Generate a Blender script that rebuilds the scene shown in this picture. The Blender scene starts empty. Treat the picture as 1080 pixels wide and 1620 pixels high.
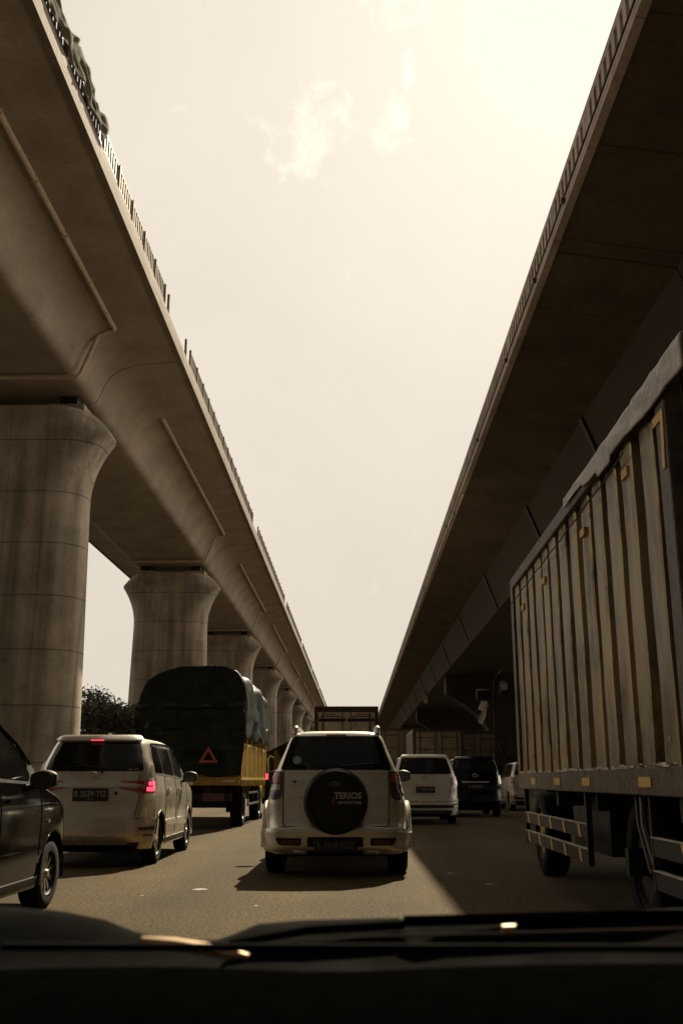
import bpy, bmesh, math, random
import numpy as np
from mathutils import Vector, Matrix, noise as mnoise
from math import sin, cos, pi, radians, atan, atan2, sqrt
random.seed(7)
S = bpy.context.scene
COL = S.collection
# ------------------------------------------------------------------ camera
cd = bpy.data.cameras.new('camera'); cam = bpy.data.objects.new('camera', cd); COL.objects.link(cam)
cam.location = (0, 0, 1.1); cam.rotation_euler = (radians(90 + 15.07), 0, radians(0.773))
cd.sensor_fit = 'VERTICAL'; cd.sensor_height = 36; cd.sensor_width = 24; cd.lens = 35
cd.clip_start = 0.05; cd.clip_end = 3000
cd.dof.use_dof = True; cd.dof.focus_distance = 14; cd.dof.aperture_fstop = 7.1
S.camera = cam
# ------------------------------------------------------------------ light
SUN_AZ, SUN_EL = radians(13.4), radians(41.5)       # azimuth clockwise from +Y
W = bpy.data.worlds.new('World'); S.world = W; W.use_nodes = True
nt = W.node_tree; nt.nodes.clear()
def wn(t, **k):
    n = nt.nodes.new(t)
    for a, b in k.items(): setattr(n, a, b)
    return n
sky = wn('ShaderNodeTexSky', sky_type='NISHITA', sun_disc=False)
sky.sun_elevation = SUN_EL; sky.sun_rotation = SUN_AZ; sky.dust_density = 6.0; sky.air_density = 1.6; sky.ozone_density = 0.4
hs = wn('ShaderNodeHueSaturation'); hs.inputs['Saturation'].default_value = 0.12
tint = wn('ShaderNodeMix', data_type='RGBA', blend_type='MULTIPLY'); tint.inputs[0].default_value = 1
SKY_TINT = (1.0, 0.93, 0.80, 1); NISH = 0.05; VEIL = (7.75, 6.95, 5.85, 1)
tint.inputs[7].default_value = SKY_TINT
tc = wn('ShaderNodeTexCoord')
nt.links.new(sky.outputs[0], hs.inputs['Color']); nt.links.new(hs.outputs[0], tint.inputs[6])
# thin cloud wisps, placed by direction in the sky
def cloud_mask(d, rad, sx):
    v = Vector(d).normalized()
    sub = wn('ShaderNodeVectorMath', operation='SUBTRACT'); nt.links.new(tc.outputs['Generated'], sub.inputs[0]); sub.inputs[1].default_value = v
    sc = wn('ShaderNodeVectorMath', operation='MULTIPLY'); nt.links.new(sub.outputs[0], sc.inputs[0]); sc.inputs[1].default_value = sx
    ln = wn('ShaderNodeVectorMath', operation='LENGTH'); nt.links.new(sc.outputs[0], ln.inputs[0])
    mr = wn('ShaderNodeMapRange', interpolation_type='SMOOTHSTEP'); nt.links.new(ln.outputs['Value'], mr.inputs[0])
    mr.inputs[1].default_value = rad; mr.inputs[2].default_value = 0; mr.inputs[3].default_value = 0; mr.inputs[4].default_value = 1
    return mr.outputs[0]
CLOUDS = [((-0.034, 0.8095, 0.586), 0.085, (1, 1.15, 1.15)), ((0.031, 0.806, 0.592), 0.055, (1.3, .9, .9)), ((0.04, 0.72, 0.69), 0.10, (1, 1.2, 1.2)),
          ((0.05, 0.775, 0.63), 0.03, (1.6, .8, .8))]
acc = None
for c in CLOUDS:
    m = cloud_mask(*c)
    if acc is None: acc = m
    else:
        mx = wn('ShaderNodeMath', operation='MAXIMUM'); nt.links.new(acc, mx.inputs[0]); nt.links.new(m, mx.inputs[1]); acc = mx.outputs[0]
cn = wn('ShaderNodeTexNoise'); cn.inputs['Scale'].default_value = 26; cn.inputs['Detail'].default_value = 9; cn.inputs['Roughness'].default_value = 0.62; cn.inputs['Distortion'].default_value = 0.5
nt.links.new(tc.outputs['Generated'], cn.inputs['Vector'])
add = wn('ShaderNodeMath', operation='MULTIPLY_ADD'); nt.links.new(acc, add.inputs[0]); add.inputs[1].default_value = 0.30; nt.links.new(cn.outputs[0], add.inputs[2])
cr = wn('ShaderNodeMapRange', interpolation_type='SMOOTHSTEP'); nt.links.new(add.outputs[0], cr.inputs[0]); cr.inputs[1].default_value = 0.65; cr.inputs[2].default_value = 0.88
cr.inputs[3].default_value = 0; cr.inputs[4].default_value = 0.9
# hazy bright veil over the clear sky, brightest round the sun, dimmer behind
dt = wn('ShaderNodeVectorMath', operation='DOT_PRODUCT'); nt.links.new(tc.outputs['Generated'], dt.inputs[0]); dt.inputs[1].default_value = (0.0, 1.0, 0.0)
fo = wn('ShaderNodeMapRange', interpolation_type='SMOOTHSTEP'); nt.links.new(dt.outputs['Value'], fo.inputs[0])
fo.inputs[1].default_value = -0.55; fo.inputs[2].default_value = 0.05; fo.inputs[3].default_value = 0.09; fo.inputs[4].default_value = 1.0
sca = wn('ShaderNodeMix', data_type='RGBA', blend_type='MULTIPLY'); sca.inputs[0].default_value = 1; nt.links.new(tint.outputs[2], sca.inputs[6]); sca.inputs[7].default_value = (NISH, NISH, NISH, 1)
veil = wn('ShaderNodeMix', data_type='RGBA', blend_type='ADD'); veil.inputs[0].default_value = 1; nt.links.new(sca.outputs[2], veil.inputs[6]); veil.inputs[7].default_value = VEIL
# added glow low in the unseen right-hand sky, to light the left girder
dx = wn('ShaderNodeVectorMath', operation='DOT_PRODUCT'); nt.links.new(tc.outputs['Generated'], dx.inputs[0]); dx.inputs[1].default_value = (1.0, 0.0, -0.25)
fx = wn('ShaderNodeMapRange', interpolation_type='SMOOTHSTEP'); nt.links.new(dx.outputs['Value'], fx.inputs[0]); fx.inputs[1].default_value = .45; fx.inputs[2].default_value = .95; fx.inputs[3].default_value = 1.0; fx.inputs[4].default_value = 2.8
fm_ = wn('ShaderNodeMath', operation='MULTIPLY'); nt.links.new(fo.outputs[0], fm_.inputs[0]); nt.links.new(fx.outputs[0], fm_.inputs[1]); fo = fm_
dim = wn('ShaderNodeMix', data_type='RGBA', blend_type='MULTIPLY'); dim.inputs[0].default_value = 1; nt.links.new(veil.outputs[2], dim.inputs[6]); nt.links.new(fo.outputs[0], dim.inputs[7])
hz = wn('ShaderNodeTexNoise'); hz.inputs['Scale'].default_value = 2.3; hz.inputs['Detail'].default_value = 5; hz.inputs['Distortion'].default_value = .4; nt.links.new(tc.outputs['Generated'], hz.inputs['Vector'])
hr = wn('ShaderNodeMapRange'); nt.links.new(hz.outputs[0], hr.inputs[0]); hr.inputs[1].default_value = .3; hr.inputs[2].default_value = .7; hr.inputs[3].default_value = .92; hr.inputs[4].default_value = 1.07
dm2 = wn('ShaderNodeMix', data_type='RGBA', blend_type='MULTIPLY'); dm2.inputs[0].default_value = 1; nt.links.new(dim.outputs[2], dm2.inputs[6]); nt.links.new(hr.outputs[0], dm2.inputs[7])
tint = dm2
cmx = wn('ShaderNodeMix', data_type='RGBA'); nt.links.new(cr.outputs[0], cmx.inputs[0]); nt.links.new(tint.outputs[2], cmx.inputs[6])
brt = wn('ShaderNodeMix', data_type='RGBA', blend_type='MULTIPLY'); brt.inputs[0].default_value = 1; nt.links.new(tint.outputs[2], brt.inputs[6]); brt.inputs[7].default_value = (1.28, 1.26, 1.2, 1)
nt.links.new(brt.outputs[2], cmx.inputs[7])
bg = wn('ShaderNodeBackground'); bg.inputs['Strength'].default_value = 0.05
wo = wn('ShaderNodeOutputWorld'); nt.links.new(cmx.outputs[2], bg.inputs[0]); nt.links.new(bg.outputs[0], wo.inputs[0])
sd = bpy.data.lights.new('sun', 'SUN'); sd.energy = 5.0; sd.angle = radians(0.5); sd.color = (1.0, 0.86, 0.62)
so = bpy.data.objects.new('sun', sd); COL.objects.link(so)
sv = Vector((sin(SUN_AZ) * cos(SUN_EL), cos(SUN_AZ) * cos(SUN_EL), sin(SUN_EL)))
so.rotation_euler = sv.to_track_quat('Z', 'Y').to_euler(); so.location = (10, 20, 40)
S.view_settings.view_transform = 'Standard'; S.view_settings.look = 'None'; S.view_settings.gamma = 1; S.view_settings.exposure = 1.0
S.cycles.max_bounces = 6; S.cycles.diffuse_bounces = 4; S.cycles.glossy_bounces = 3
try: S.cycles.use_denoising = True
except Exception: pass

# ------------------------------------------------------------------ materials
def mk(name, col, rough=0.6, metal=0.0, var=0.25, scale=4.0, bump=0.0, coat=0.0, spec=0.5, emit=None, es=0, vstretch=1.0, dirt=None, dscale=1.5, dlo=.5, dhi=.7, detail=5):
    m = bpy.data.materials.new(name); m.use_nodes = True; t = m.node_tree; n = t.nodes; l = t.links
    b = n['Principled BSDF']
    b.inputs['Base Color'].default_value = (*col, 1); b.inputs['Roughness'].default_value = rough; b.inputs['Metallic'].default_value = metal
    b.inputs['Coat Weight'].default_value = coat; b.inputs['Coat Roughness'].default_value = 0.08; b.inputs['Specular IOR Level'].default_value = spec
    co = n.new('ShaderNodeTexCoord'); mp = n.new('ShaderNodeMapping'); l.new(co.outputs['Object'], mp.inputs[0]); mp.inputs['Scale'].default_value = (1, 1, vstretch)
    c = None
    if var > 0:
        nz = n.new('ShaderNodeTexNoise'); nz.inputs['Scale'].default_value = scale; nz.inputs['Detail'].default_value = detail; nz.inputs['Roughness'].default_value = .6
        l.new(mp.outputs[0], nz.inputs['Vector'])
        mr = n.new('ShaderNodeMapRange'); l.new(nz.outputs[0], mr.inputs[0]); mr.inputs[1].default_value = .3; mr.inputs[2].default_value = .7
        mr.inputs[3].default_value = 1 - var; mr.inputs[4].default_value = 1 + var
        mx = n.new('ShaderNodeMix'); mx.data_type = 'RGBA'; mx.blend_type = 'MULTIPLY'; mx.inputs[0].default_value = 1; mx.inputs[6].default_value = (*col, 1)
        l.new(mr.outputs[0], mx.inputs[7]); c = mx.outputs[2]
        rr = n.new('ShaderNodeMapRange'); l.new(nz.outputs[0], rr.inputs[0]); rr.inputs[1].default_value = .3; rr.inputs[2].default_value = .7
        rr.inputs[3].default_value = max(.02, rough - .08); rr.inputs[4].default_value = min(1, rough + .08); l.new(rr.outputs[0], b.inputs['Roughness'])
    if dirt:
        nz2 = n.new('ShaderNodeTexNoise'); nz2.inputs['Scale'].default_value = dscale; nz2.inputs['Detail'].default_value = 8; nz2.inputs['Roughness'].default_value = .68
        l.new(mp.outputs[0], nz2.inputs['Vector'])
        m2 = n.new('ShaderNodeMapRange'); m2.interpolation_type = 'SMOOTHSTEP'; l.new(nz2.outputs[0], m2.inputs[0]); m2.inputs[1].default_value = dlo; m2.inputs[2].default_value = dhi
        x2 = n.new('ShaderNodeMix'); x2.data_type = 'RGBA'; l.new(m2.outputs[0], x2.inputs[0])
        if c: l.new(c, x2.inputs[6])
        else: x2.inputs[6].default_value = (*col, 1)
        x2.inputs[7].default_value = (*dirt, 1); c = x2.outputs[2]
    if c: l.new(c, b.inputs['Base Color'])
    if bump:
        nb = n.new('ShaderNodeTexNoise'); nb.inputs['Scale'].default_value = scale * 5; nb.inputs['Detail'].default_value = 6; l.new(mp.outputs[0], nb.inputs['Vector'])
        bp = n.new('ShaderNodeBump'); bp.inputs['Strength'].default_value = bump; bp.inputs['Distance'].default_value = .02; l.new(nb.outputs[0], bp.inputs['Height']); l.new(bp.outputs[0], b.inputs['Normal'])
    if emit:
        b.inputs['Emission Color'].default_value = (*emit, 1); b.inputs['Emission Strength'].default_value = es
    return m

def concrete(name, col, lines=None, vlines=None, streak=0.5, blotch=.35, ylines=None, lw=.014):
    m = bpy.data.materials.new(name); m.use_nodes = True; t = m.node_tree; n = t.nodes; l = t.links; b = n['Principled BSDF']
    b.inputs['Roughness'].default_value = .85; b.inputs['Specular IOR Level'].default_value = .25
    co = n.new('ShaderNodeTexCoord')
    def noise(scale, det, vec=(1, 1, 1), rough=.6, lo=.3, hi=.7, a=0., z=1.):
        mp = n.new('ShaderNodeMapping'); l.new(co.outputs['Object'], mp.inputs[0]); mp.inputs['Scale'].default_value = vec
        q = n.new('ShaderNodeTexNoise'); q.inputs['Scale'].default_value = scale; q.inputs['Detail'].default_value = det; q.inputs['Roughness'].default_value = rough; l.new(mp.outputs[0], q.inputs['Vector'])
        r = n.new('ShaderNodeMapRange'); l.new(q.outputs[0], r.inputs[0]); r.inputs[1].default_value = lo; r.inputs[2].default_value = hi; r.inputs[3].default_value = a; r.inputs[4].default_value = z
        return r.outputs[0], q
    def mul(c, f):
        x = n.new('ShaderNodeMix'); x.data_type = 'RGBA'; x.blend_type = 'MULTIPLY'; x.inputs[0].default_value = 1
        if isinstance(c, tuple): x.inputs[6].default_value = (*c, 1)
        else: l.new(c, x.inputs[6])
        l.new(f, x.inputs[7]); return x.outputs[2]
    f1, _ = noise(.5, 6, a=1 - blotch, z=1 + blotch); c = mul(col, f1)
    f2, q2 = noise(9, 8, rough=.7, a=.86, z=1.14); c = mul(c, f2)
    f3, _ = noise(1.3, 5, vec=(1.6, 1.6, .06), lo=.42, hi=.72, a=1, z=1 - streak); c = mul(c, f3)
    f4, _ = noise(2.2, 7, rough=.75, lo=.58, hi=.75, a=1, z=.62); c = mul(c, f4)
    sep = n.new('ShaderNodeSeparateXYZ'); l.new(co.outputs['Object'], sep.inputs[0])
    def line(out, per, off, w, depth=.45):
        a = n.new('ShaderNodeMath'); a.operation = 'ADD'; l.new(sep.outputs[out], a.inputs[0]); a.inputs[1].default_value = off + 1000 * per
        d = n.new('ShaderNodeMath'); d.operation = 'PINGPONG'; l.new(a.outputs[0], d.inputs[0]); d.inputs[1].default_value = per / 2
        r = n.new('ShaderNodeMapRange'); l.new(d.outputs[0], r.inputs[0]); r.inputs[1].default_value = w; r.inputs[2].default_value = w * 2.2; r.inputs[3].default_value = depth; r.inputs[4].default_value = 1
        return r.outputs[0]
    if lines: c = mul(c, line('Z', *lines, lw))
    if vlines: c = mul(c, line('X', *vlines, lw * .7, .7))
    if ylines: c = mul(c, line('Y', *ylines, lw, .6))
    l.new(c, b.inputs['Base Color'])
    bp = n.new('ShaderNodeBump'); bp.inputs['Strength'].default_value = .35; bp.inputs['Distance'].default_value = .03; l.new(q2.outputs[0], bp.inputs['Height']); l.new(bp.outputs[0], b.inputs['Normal'])
    return m

def asphalt():
    m = bpy.data.materials.new('asphalt'); m.use_nodes = True; t = m.node_tree; n = t.nodes; l = t.links; b = n['Principled BSDF']
    b.inputs['Roughness'].default_value = .9; b.inputs['Specular IOR Level'].default_value = .12
    co = n.new('ShaderNodeTexCoord')
    def nz(s, d, r=.6, vec=(1, 1, 1)):
        mp = n.new('ShaderNodeMapping'); l.new(co.outputs['Object'], mp.inputs[0]); mp.inputs['Scale'].default_value = vec
        q = n.new('ShaderNodeTexNoise'); q.inputs['Scale'].default_value = s; q.inputs['Detail'].default_value = d; q.inputs['Roughness'].default_value = r; l.new(mp.outputs[0], q.inputs['Vector']); return q.outputs[0]
    def rng(o, a, z, c, d):
        r = n.new('ShaderNodeMapRange'); l.new(o, r.inputs[0]); r.inputs[1].default_value = a; r.inputs[2].default_value = z; r.inputs[3].default_value = c; r.inputs[4].default_value = d; return r.outputs[0]
    def mul(c, f):
        x = n.new('ShaderNodeMix'); x.data_type = 'RGBA'; x.blend_type = 'MULTIPLY'; x.inputs[0].default_value = 1
        if isinstance(c, tuple): x.inputs[6].default_value = (*c, 1)
        else: l.new(c, x.inputs[6])
        l.new(f, x.inputs[7]); return x.outputs[2]
    grain = nz(60, 3, .8); grain2 = nz(24, 5, .8); big = nz(.45, 5); tr = nz(.9, 4, .6, (1, .07, 1))
    v = n.new('ShaderNodeTexVoronoi'); v.inputs['Scale'].default_value = 70; l.new(co.outputs['Object'], v.inputs['Vector'])
    c = mul((.046, .0305, .0095), rng(grain, .40, .64, .1, 2.2)); c = mul(c, rng(grain2, .36, .64, .25, 1.9)); c = mul(c, rng(big, .3, .7, .78, 1.22)); c = mul(c, rng(tr, .35, .7, 1.12, .8))
    trk = n.new('ShaderNodeTexWave'); trk.wave_type = 'BANDS'; trk.bands_direction = 'X'; trk.inputs['Scale'].default_value = .19; trk.inputs['Distortion'].default_value = 1.2; trk.inputs['Detail'].default_value = 3; trk.inputs['Detail Scale'].default_value = .15; l.new(co.outputs['Object'], trk.inputs['Vector']); c = mul(c, rng(trk.outputs[0], 0, 1, .84, 1.14)); oil = nz(1.7, 6, .7, (1, .35, 1)); c = mul(c, rng(oil, .58, .72, 1, .66)); crk = nz(1.1, 9, .8); c = mul(c, rng(crk, .62, .70, 1, .72))
    l.new(c, b.inputs['Base Color'])
    bp = n.new('ShaderNodeBump'); bp.inputs['Strength'].default_value = .8; bp.inputs['Distance'].default_value = .012; l.new(grain2, bp.inputs['Height']); l.new(bp.outputs[0], b.inputs['Normal'])
    return m

M = {}
M['asphalt'] = asphalt()
M['ground'] = mk('dry_ground', (.030, .022, .012), .95, scale=.8, var=.4, bump=.3)
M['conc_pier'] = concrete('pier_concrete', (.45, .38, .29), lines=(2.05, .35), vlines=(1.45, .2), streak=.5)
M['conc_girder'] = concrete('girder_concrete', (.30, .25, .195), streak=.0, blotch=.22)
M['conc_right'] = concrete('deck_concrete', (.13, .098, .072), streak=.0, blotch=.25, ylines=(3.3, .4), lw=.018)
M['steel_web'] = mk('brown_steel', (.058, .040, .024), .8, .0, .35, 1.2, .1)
M['conc_light'] = concrete('fascia_concrete', (.20, .165, .14), streak=.1, blotch=.25, ylines=(2.05, .3), lw=.012)
M['seam'] = mk('dark_joint', (.03, .025, .02), .9, var=.2)
M['parapet'] = concrete('parapet_concrete', (.50, .41, .35), streak=.15, blotch=.25, ylines=(3.3, .3), lw=.012)
M['pier_dark'] = concrete('shade_toned_concrete', (.055, .043, .032), streak=.3)  # shade under the right deck is put into this dark base colour
M['pavement'] = concrete('concrete_pavement', (.55, .48, .38), streak=0)
M['rail'] = mk('rail_steel', (.16, .13, .09), .5, .5, .3, 3)
M['pipe'] = mk('pvc_pipe', (.50, .40, .30), .5, 0, .15, 3)
M['silver'] = mk('champagne_silver_paint', (.66, .60, .50), .30, .5, .06, 1.3, coat=.6, dirt=(.30, .25, .17), dscale=1.1, dlo=.5, dhi=.85)
M['silver_warm'] = mk('warm_silver_paint', (.60, .54, .44), .28, .55, .06, 1.3, coat=.7, dirt=(.28, .23, .15), dscale=1.1, dlo=.5, dhi=.85)
M['white_paint'] = mk('dusty_white_paint', (.60, .56, .48), .35, .1, .08, 1.3, coat=.5)
M['black_paint'] = mk('black_paint', (.005, .004, .003), .12, .0, .1, 1.5, coat=.0, spec=.4)
M['dark_brown_paint'] = mk('dark_brown_metallic', (.005, .004, .003), .10, .0, .1, 1.5, coat=.0, spec=.32)
M['glass'] = mk('tinted_glass', (.005, .005, .0045), .10, 0, 0.1, 2, coat=.0, spec=.4)
M['glass_pale'] = mk('reflecting_glass', (.05, .048, .04), .1, 0, 0.1, 2)
M['rubber'] = mk('rubber', (.006, .0055, .005), .85, 0, .3, 9, bump=.1, spec=.2)
M['blackplastic'] = mk('black_plastic', (.006, .006, .005), .5, 0, .2, 6, spec=.3)
M['cover'] = mk('wheel_cover_vinyl', (.006, .0055, .0045), .45, 0, .15, 6, spec=.35)
M['trim'] = mk('rubber_trim', (.012, .011, .01), .6, 0, .1, 6)
M['chrome'] = mk('chrome', (.66, .62, .54), .25, .55, .05, 4)
M['alloy'] = mk('alloy', (.42, .38, .32), .3, .85, .1, 5)
M['smoke'] = mk('smoked_lamp', (.035, .03, .026), .12, 0, .2, 20, coat=1)
M['clearlamp'] = mk('clear_lamp', (.35, .32, .27), .12, .3, .3, 25, coat=1)
M['redlamp'] = mk('red_lamp', (.34, .02, .02), .2, 0, .2, 20, coat=1)
M['redlit'] = mk('lit_brake_lamp', (.7, .03, .05), .3, 0, 0, emit=(1.0, .05, .10), es=1.2)
M['reflector'] = mk('reflector', (.10, .02, .012), .35, 0, .2, 20)
M['plate'] = mk('black_plate', (.008, .0075, .006), .5, 0, .2, 10)
M['plate_text'] = mk('plate_lettering', (.30, .27, .21), .5, 0, .1, 10)
M['badge'] = mk('badge_metal', (.62, .57, .48), .35, .2, .05, 10)
M['wtext'] = mk('pale_lettering', (.38, .34, .28), .5, 0, .1, 10)
M['dimtext'] = mk('dim_lettering', (.13, .115, .095), .5, 0, .1, 10)
M['sticker'] = mk('green_sticker', (.22, .27, .20), .5, 0, .2, 20)
M['tarp'] = mk('dark_green_tarp', (.004, .0085, .0055), .45, 0, .35, 1.2, bump=.9, spec=.28)
M['tarp_silver'] = mk('silver_tarp', (.26, .22, .18), .38, .2, .3, 3, bump=.3)
M['yellow'] = mk('worn_yellow_paint', (.42, .27, .035), .5, .1, .25, 3, dirt=(.10, .07, .03), dscale=3, dlo=.5, dhi=.72)
M['yellow_mark'] = mk('yellow_marking', (.52, .32, .06), .5, 0, .2, 8, dirt=(.2, .12, .04), dscale=5, dlo=.55, dhi=.7)
M['container'] = mk('weathered_container_paint', (.235, .175, .10), .36, .85, .45, 1.6, bump=.12, vstretch=.5, dirt=(.06, .042, .026), dscale=2.6, dlo=.46, dhi=.68, detail=8)
M['container_frame'] = mk('rusty_container_frame', (.075, .055, .034), .5, .3, .4, 5, bump=.4, dirt=(.035, .024, .016), dscale=7, dlo=.45, dhi=.62)
M['chipped'] = mk('chipped_bare_metal', (.55, .48, .40), .4, .3, .5, 14)
M['chassis'] = mk('dark_chassis', (.008, .0065, .005), .6, .2, .3, 5)
M['boxwhite'] = mk('dirty_white_panel', (.62, .55, .44), .5, .1, .2, 3, dirt=(.17, .13, .09), dscale=4, dlo=.5, dhi=.75)
M['boxbrown'] = mk('faded_brown_panel', (.27, .22, .16), .5, .1, .2, 3, dirt=(.09, .065, .04), dscale=4, dlo=.5, dhi=.75)
M['redtape'] = mk('red_stripe', (.32, .03, .02), .5, 0, .1)
M['tri'] = mk('red_triangle', (.38, .07, .035), .35, 0, .1)
M['leaf'] = mk('leaf', (.045, .050, .020), .7, 0, .4, 3)
M['leaf2'] = mk('leaf_pale', (.075, .070, .030), .7, 0, .4, 3)
M['bark'] = mk('bark', (.07, .05, .035), .9, 0, .3, 4, bump=.4)
M['dash'] = mk('dashboard_plastic', (.0012, .0012, .001), .9, 0, .3, 40, spec=.0)
M['cowl'] = mk('cowl_plastic', (.0010, .0009, .0007), .95, 0, .3, 12, spec=.02)
M['bonnet'] = mk('dark_bonnet_paint', (.002, .002, .0016), .9, .0, .2, 3, spec=.02)
M['glint'] = mk('tan_glint_paint', (.42, .27, .14), .4, .3, .2, 8)  # highlight colour painted on for the glints along the dash
M['paper'] = mk('pale_cloth', (.62, .58, .5), .8, 0, .1)
M['kerb'] = concrete('kerb_concrete', (.34, .30, .24), streak=.2)
M['paintwhite'] = mk('worn_road_paint', (.16, .13, .09), .7, 0, .3, 9)
M['shirt'] = mk('rope', (.03, .027, .022), .8, 0, .2)

# ------------------------------------------------------------------ helpers
def link(o, parent=None):
    COL.objects.link(o)
    if parent is not None: o.parent = parent
    return o
def tag(o, label=None, cat=None, group=None, kind=None):
    if label: o['label'] = label
    if cat: o['category'] = cat
    if group: o['group'] = group
    if kind: o['kind'] = kind
    return o
def thing(name, label, cat, loc=(0, 0, 0), rz=0, group=None):
    o = bpy.data.objects.new(name, None); COL.objects.link(o); o.location = loc; o.rotation_euler = (0, 0, rz); o.empty_display_size = .2
    return tag(o, label, cat, group)
class MB:
    def __init__(s): s.v = []; s.f = []
    def add(s, vs, fs):
        b = len(s.v); s.v += [tuple(map(float, p)) for p in vs]; s.f += [tuple(i + b for i in f) for f in fs]; return s
    def box(s, x0, x1, y0, y1, z0, z1, rot=None, about=None):
        vs = [Vector((x, y, z)) for x in (x0, x1) for y in (y0, y1) for z in (z0, z1)]
        if rot is not None:
            c = Vector(about) if about else Vector(((x0 + x1) / 2, (y0 + y1) / 2, (z0 + z1) / 2)); vs = [c + rot @ (p - c) for p in vs]
        return s.add(vs, [(0, 1, 3, 2), (4, 6, 7, 5), (0, 4, 5, 1), (2, 3, 7, 6), (0, 2, 6, 4), (1, 5, 7, 3)])
    def prism(s, prof, y0, y1, axis='y'):
        n = len(prof)
        def p3(a, b, t): return (a, t, b) if axis == 'y' else ((t, a, b) if axis == 'x' else (a, b, t))
        vs = [p3(a, b, y0) for a, b in prof] + [p3(a, b, y1) for a, b in prof]
        fs = [(i, (i + 1) % n, n + (i + 1) % n, n + i) for i in range(n)] + [tuple(range(n)), tuple(range(n, 2 * n))]
        return s.add(vs, fs)
    def tube(s, pts, r, n=8, cap=True):
        pts = [Vector(p) for p in pts]; rr = r if isinstance(r, (list, tuple)) else [r] * len(pts); vs = []; prev = None
        for i, p in enumerate(pts):
            t = (pts[min(i + 1, len(pts) - 1)] - pts[max(i - 1, 0)]).normalized()
            if prev is None: a = t.orthogonal().normalized()
            else: a = (prev - t * prev.dot(t)).normalized()
            prev = a; b = t.cross(a)
            for k in range(n): vs.append(p + (a * cos(2 * pi * k / n) + b * sin(2 * pi * k / n)) * rr[i])
        fs = [(i * n + k, i * n + (k + 1) % n, (i + 1) * n + (k + 1) % n, (i + 1) * n + k) for i in range(len(pts) - 1) for k in range(n)]
        if cap: fs += [tuple(range(n)), tuple(range((len(pts) - 1) * n, len(pts) * n))]
        return s.add(vs, fs)
    def lathe(s, prof, n=32, axis='x', c=(0, 0, 0), cap=True):       # prof: (radius, along)
        vs = []
        for r, a in prof:
            for k in range(n):
                t = 2 * pi * k / n; u, w = r * cos(t), r * sin(t)
                p = (a, u, w) if axis == 'x' else ((u, a, w) if axis == 'y' else (u, w, a))
                vs.append((p[0] + c[0], p[1] + c[1], p[2] + c[2]))
        m = len(prof)
        fs = [(i * n + k, i * n + (k + 1) % n, (i + 1) * n + (k + 1) % n, (i + 1) * n + k) for i in range(m - 1) for k in range(n)]
        if cap: fs += [tuple(range(n)), tuple(range((m - 1) * n, m * n))]
        return s.add(vs, fs)
    def grid(s, P):                                         # P[i][j]
        ni, nj = len(P), len(P[0]); vs = [p for r in P for p in r]
        return s.add(vs, [(i * nj + j, i * nj + j + 1, (i + 1) * nj + j + 1, (i + 1) * nj + j) for i in range(ni - 1) for j in range(nj - 1)])
    def mesh(s, name, mat, smooth=True, recalc=True):
        me = bpy.data.meshes.new(name); me.from_pydata(s.v, [], s.f); me.materials.append(mat if not isinstance(mat, str) else M[mat])
        if recalc:
            bm = bmesh.new(); bm.from_mesh(me); bmesh.ops.recalc_face_normals(bm, faces=bm.faces); bm.to_mesh(me); bm.free()
        if smooth: me.shade_smooth()
        return me
    def build(s, name, mat, parent=None, smooth=False, bevel=0, auto=35, recalc=True):
        o = bpy.data.objects.new(name, s.mesh(name, mat, smooth or bevel > 0, recalc)); link(o, parent)
        if smooth or bevel > 0: o.data.set_sharp_from_angle(angle=radians(auto))
        if bevel > 0:
            md = o.modifiers.new('bevel', 'BEVEL'); md.width = bevel; md.segments = 2; md.limit_method = 'ANGLE'; md.angle_limit = radians(40)
        return o
def text_mesh(body, size, name, mat, parent, loc, rot=(pi / 2, 0, 0), depth=.002, sx=1.0, bold=0.0, shear=0.0, align='CENTER', surf=None):
    cu = bpy.data.curves.new('tmp', 'FONT'); cu.body = body; cu.size = size; cu.extrude = depth; cu.align_x = align; cu.offset = bold; cu.resolution_u = 3; cu.shear = shear
    o = bpy.data.objects.new('tmp', cu); COL.objects.link(o)
    dg = bpy.context.evaluated_depsgraph_get(); me = bpy.data.meshes.new_from_object(o.evaluated_get(dg)); bpy.data.objects.remove(o)
    me.name = name; me.materials.clear(); me.materials.append(M[mat])
    for v in me.vertices: v.co.x *= sx
    if surf is not None:                        # wrap lettering on a surface: local x,y -> world point
        for v in me.vertices:
            v.co = surf(v.co.x, v.co.y, v.co.z)
        q = bpy.data.objects.new(name, me); link(q, parent); return q
    q = bpy.data.objects.new(name, me); link(q, parent); q.location = loc; q.rotation_euler = rot
    return q
def struct(name, mb, mat, **k):
    o = mb.build(name, mat, **k); o['kind'] = 'structure'; return o
def copy_tree(o, parent=None):
    c = o.copy(); COL.objects.link(c)
    if parent is not None: c.parent = parent
    for ch in list(o.children): copy_tree(ch, c)
    return c

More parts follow.
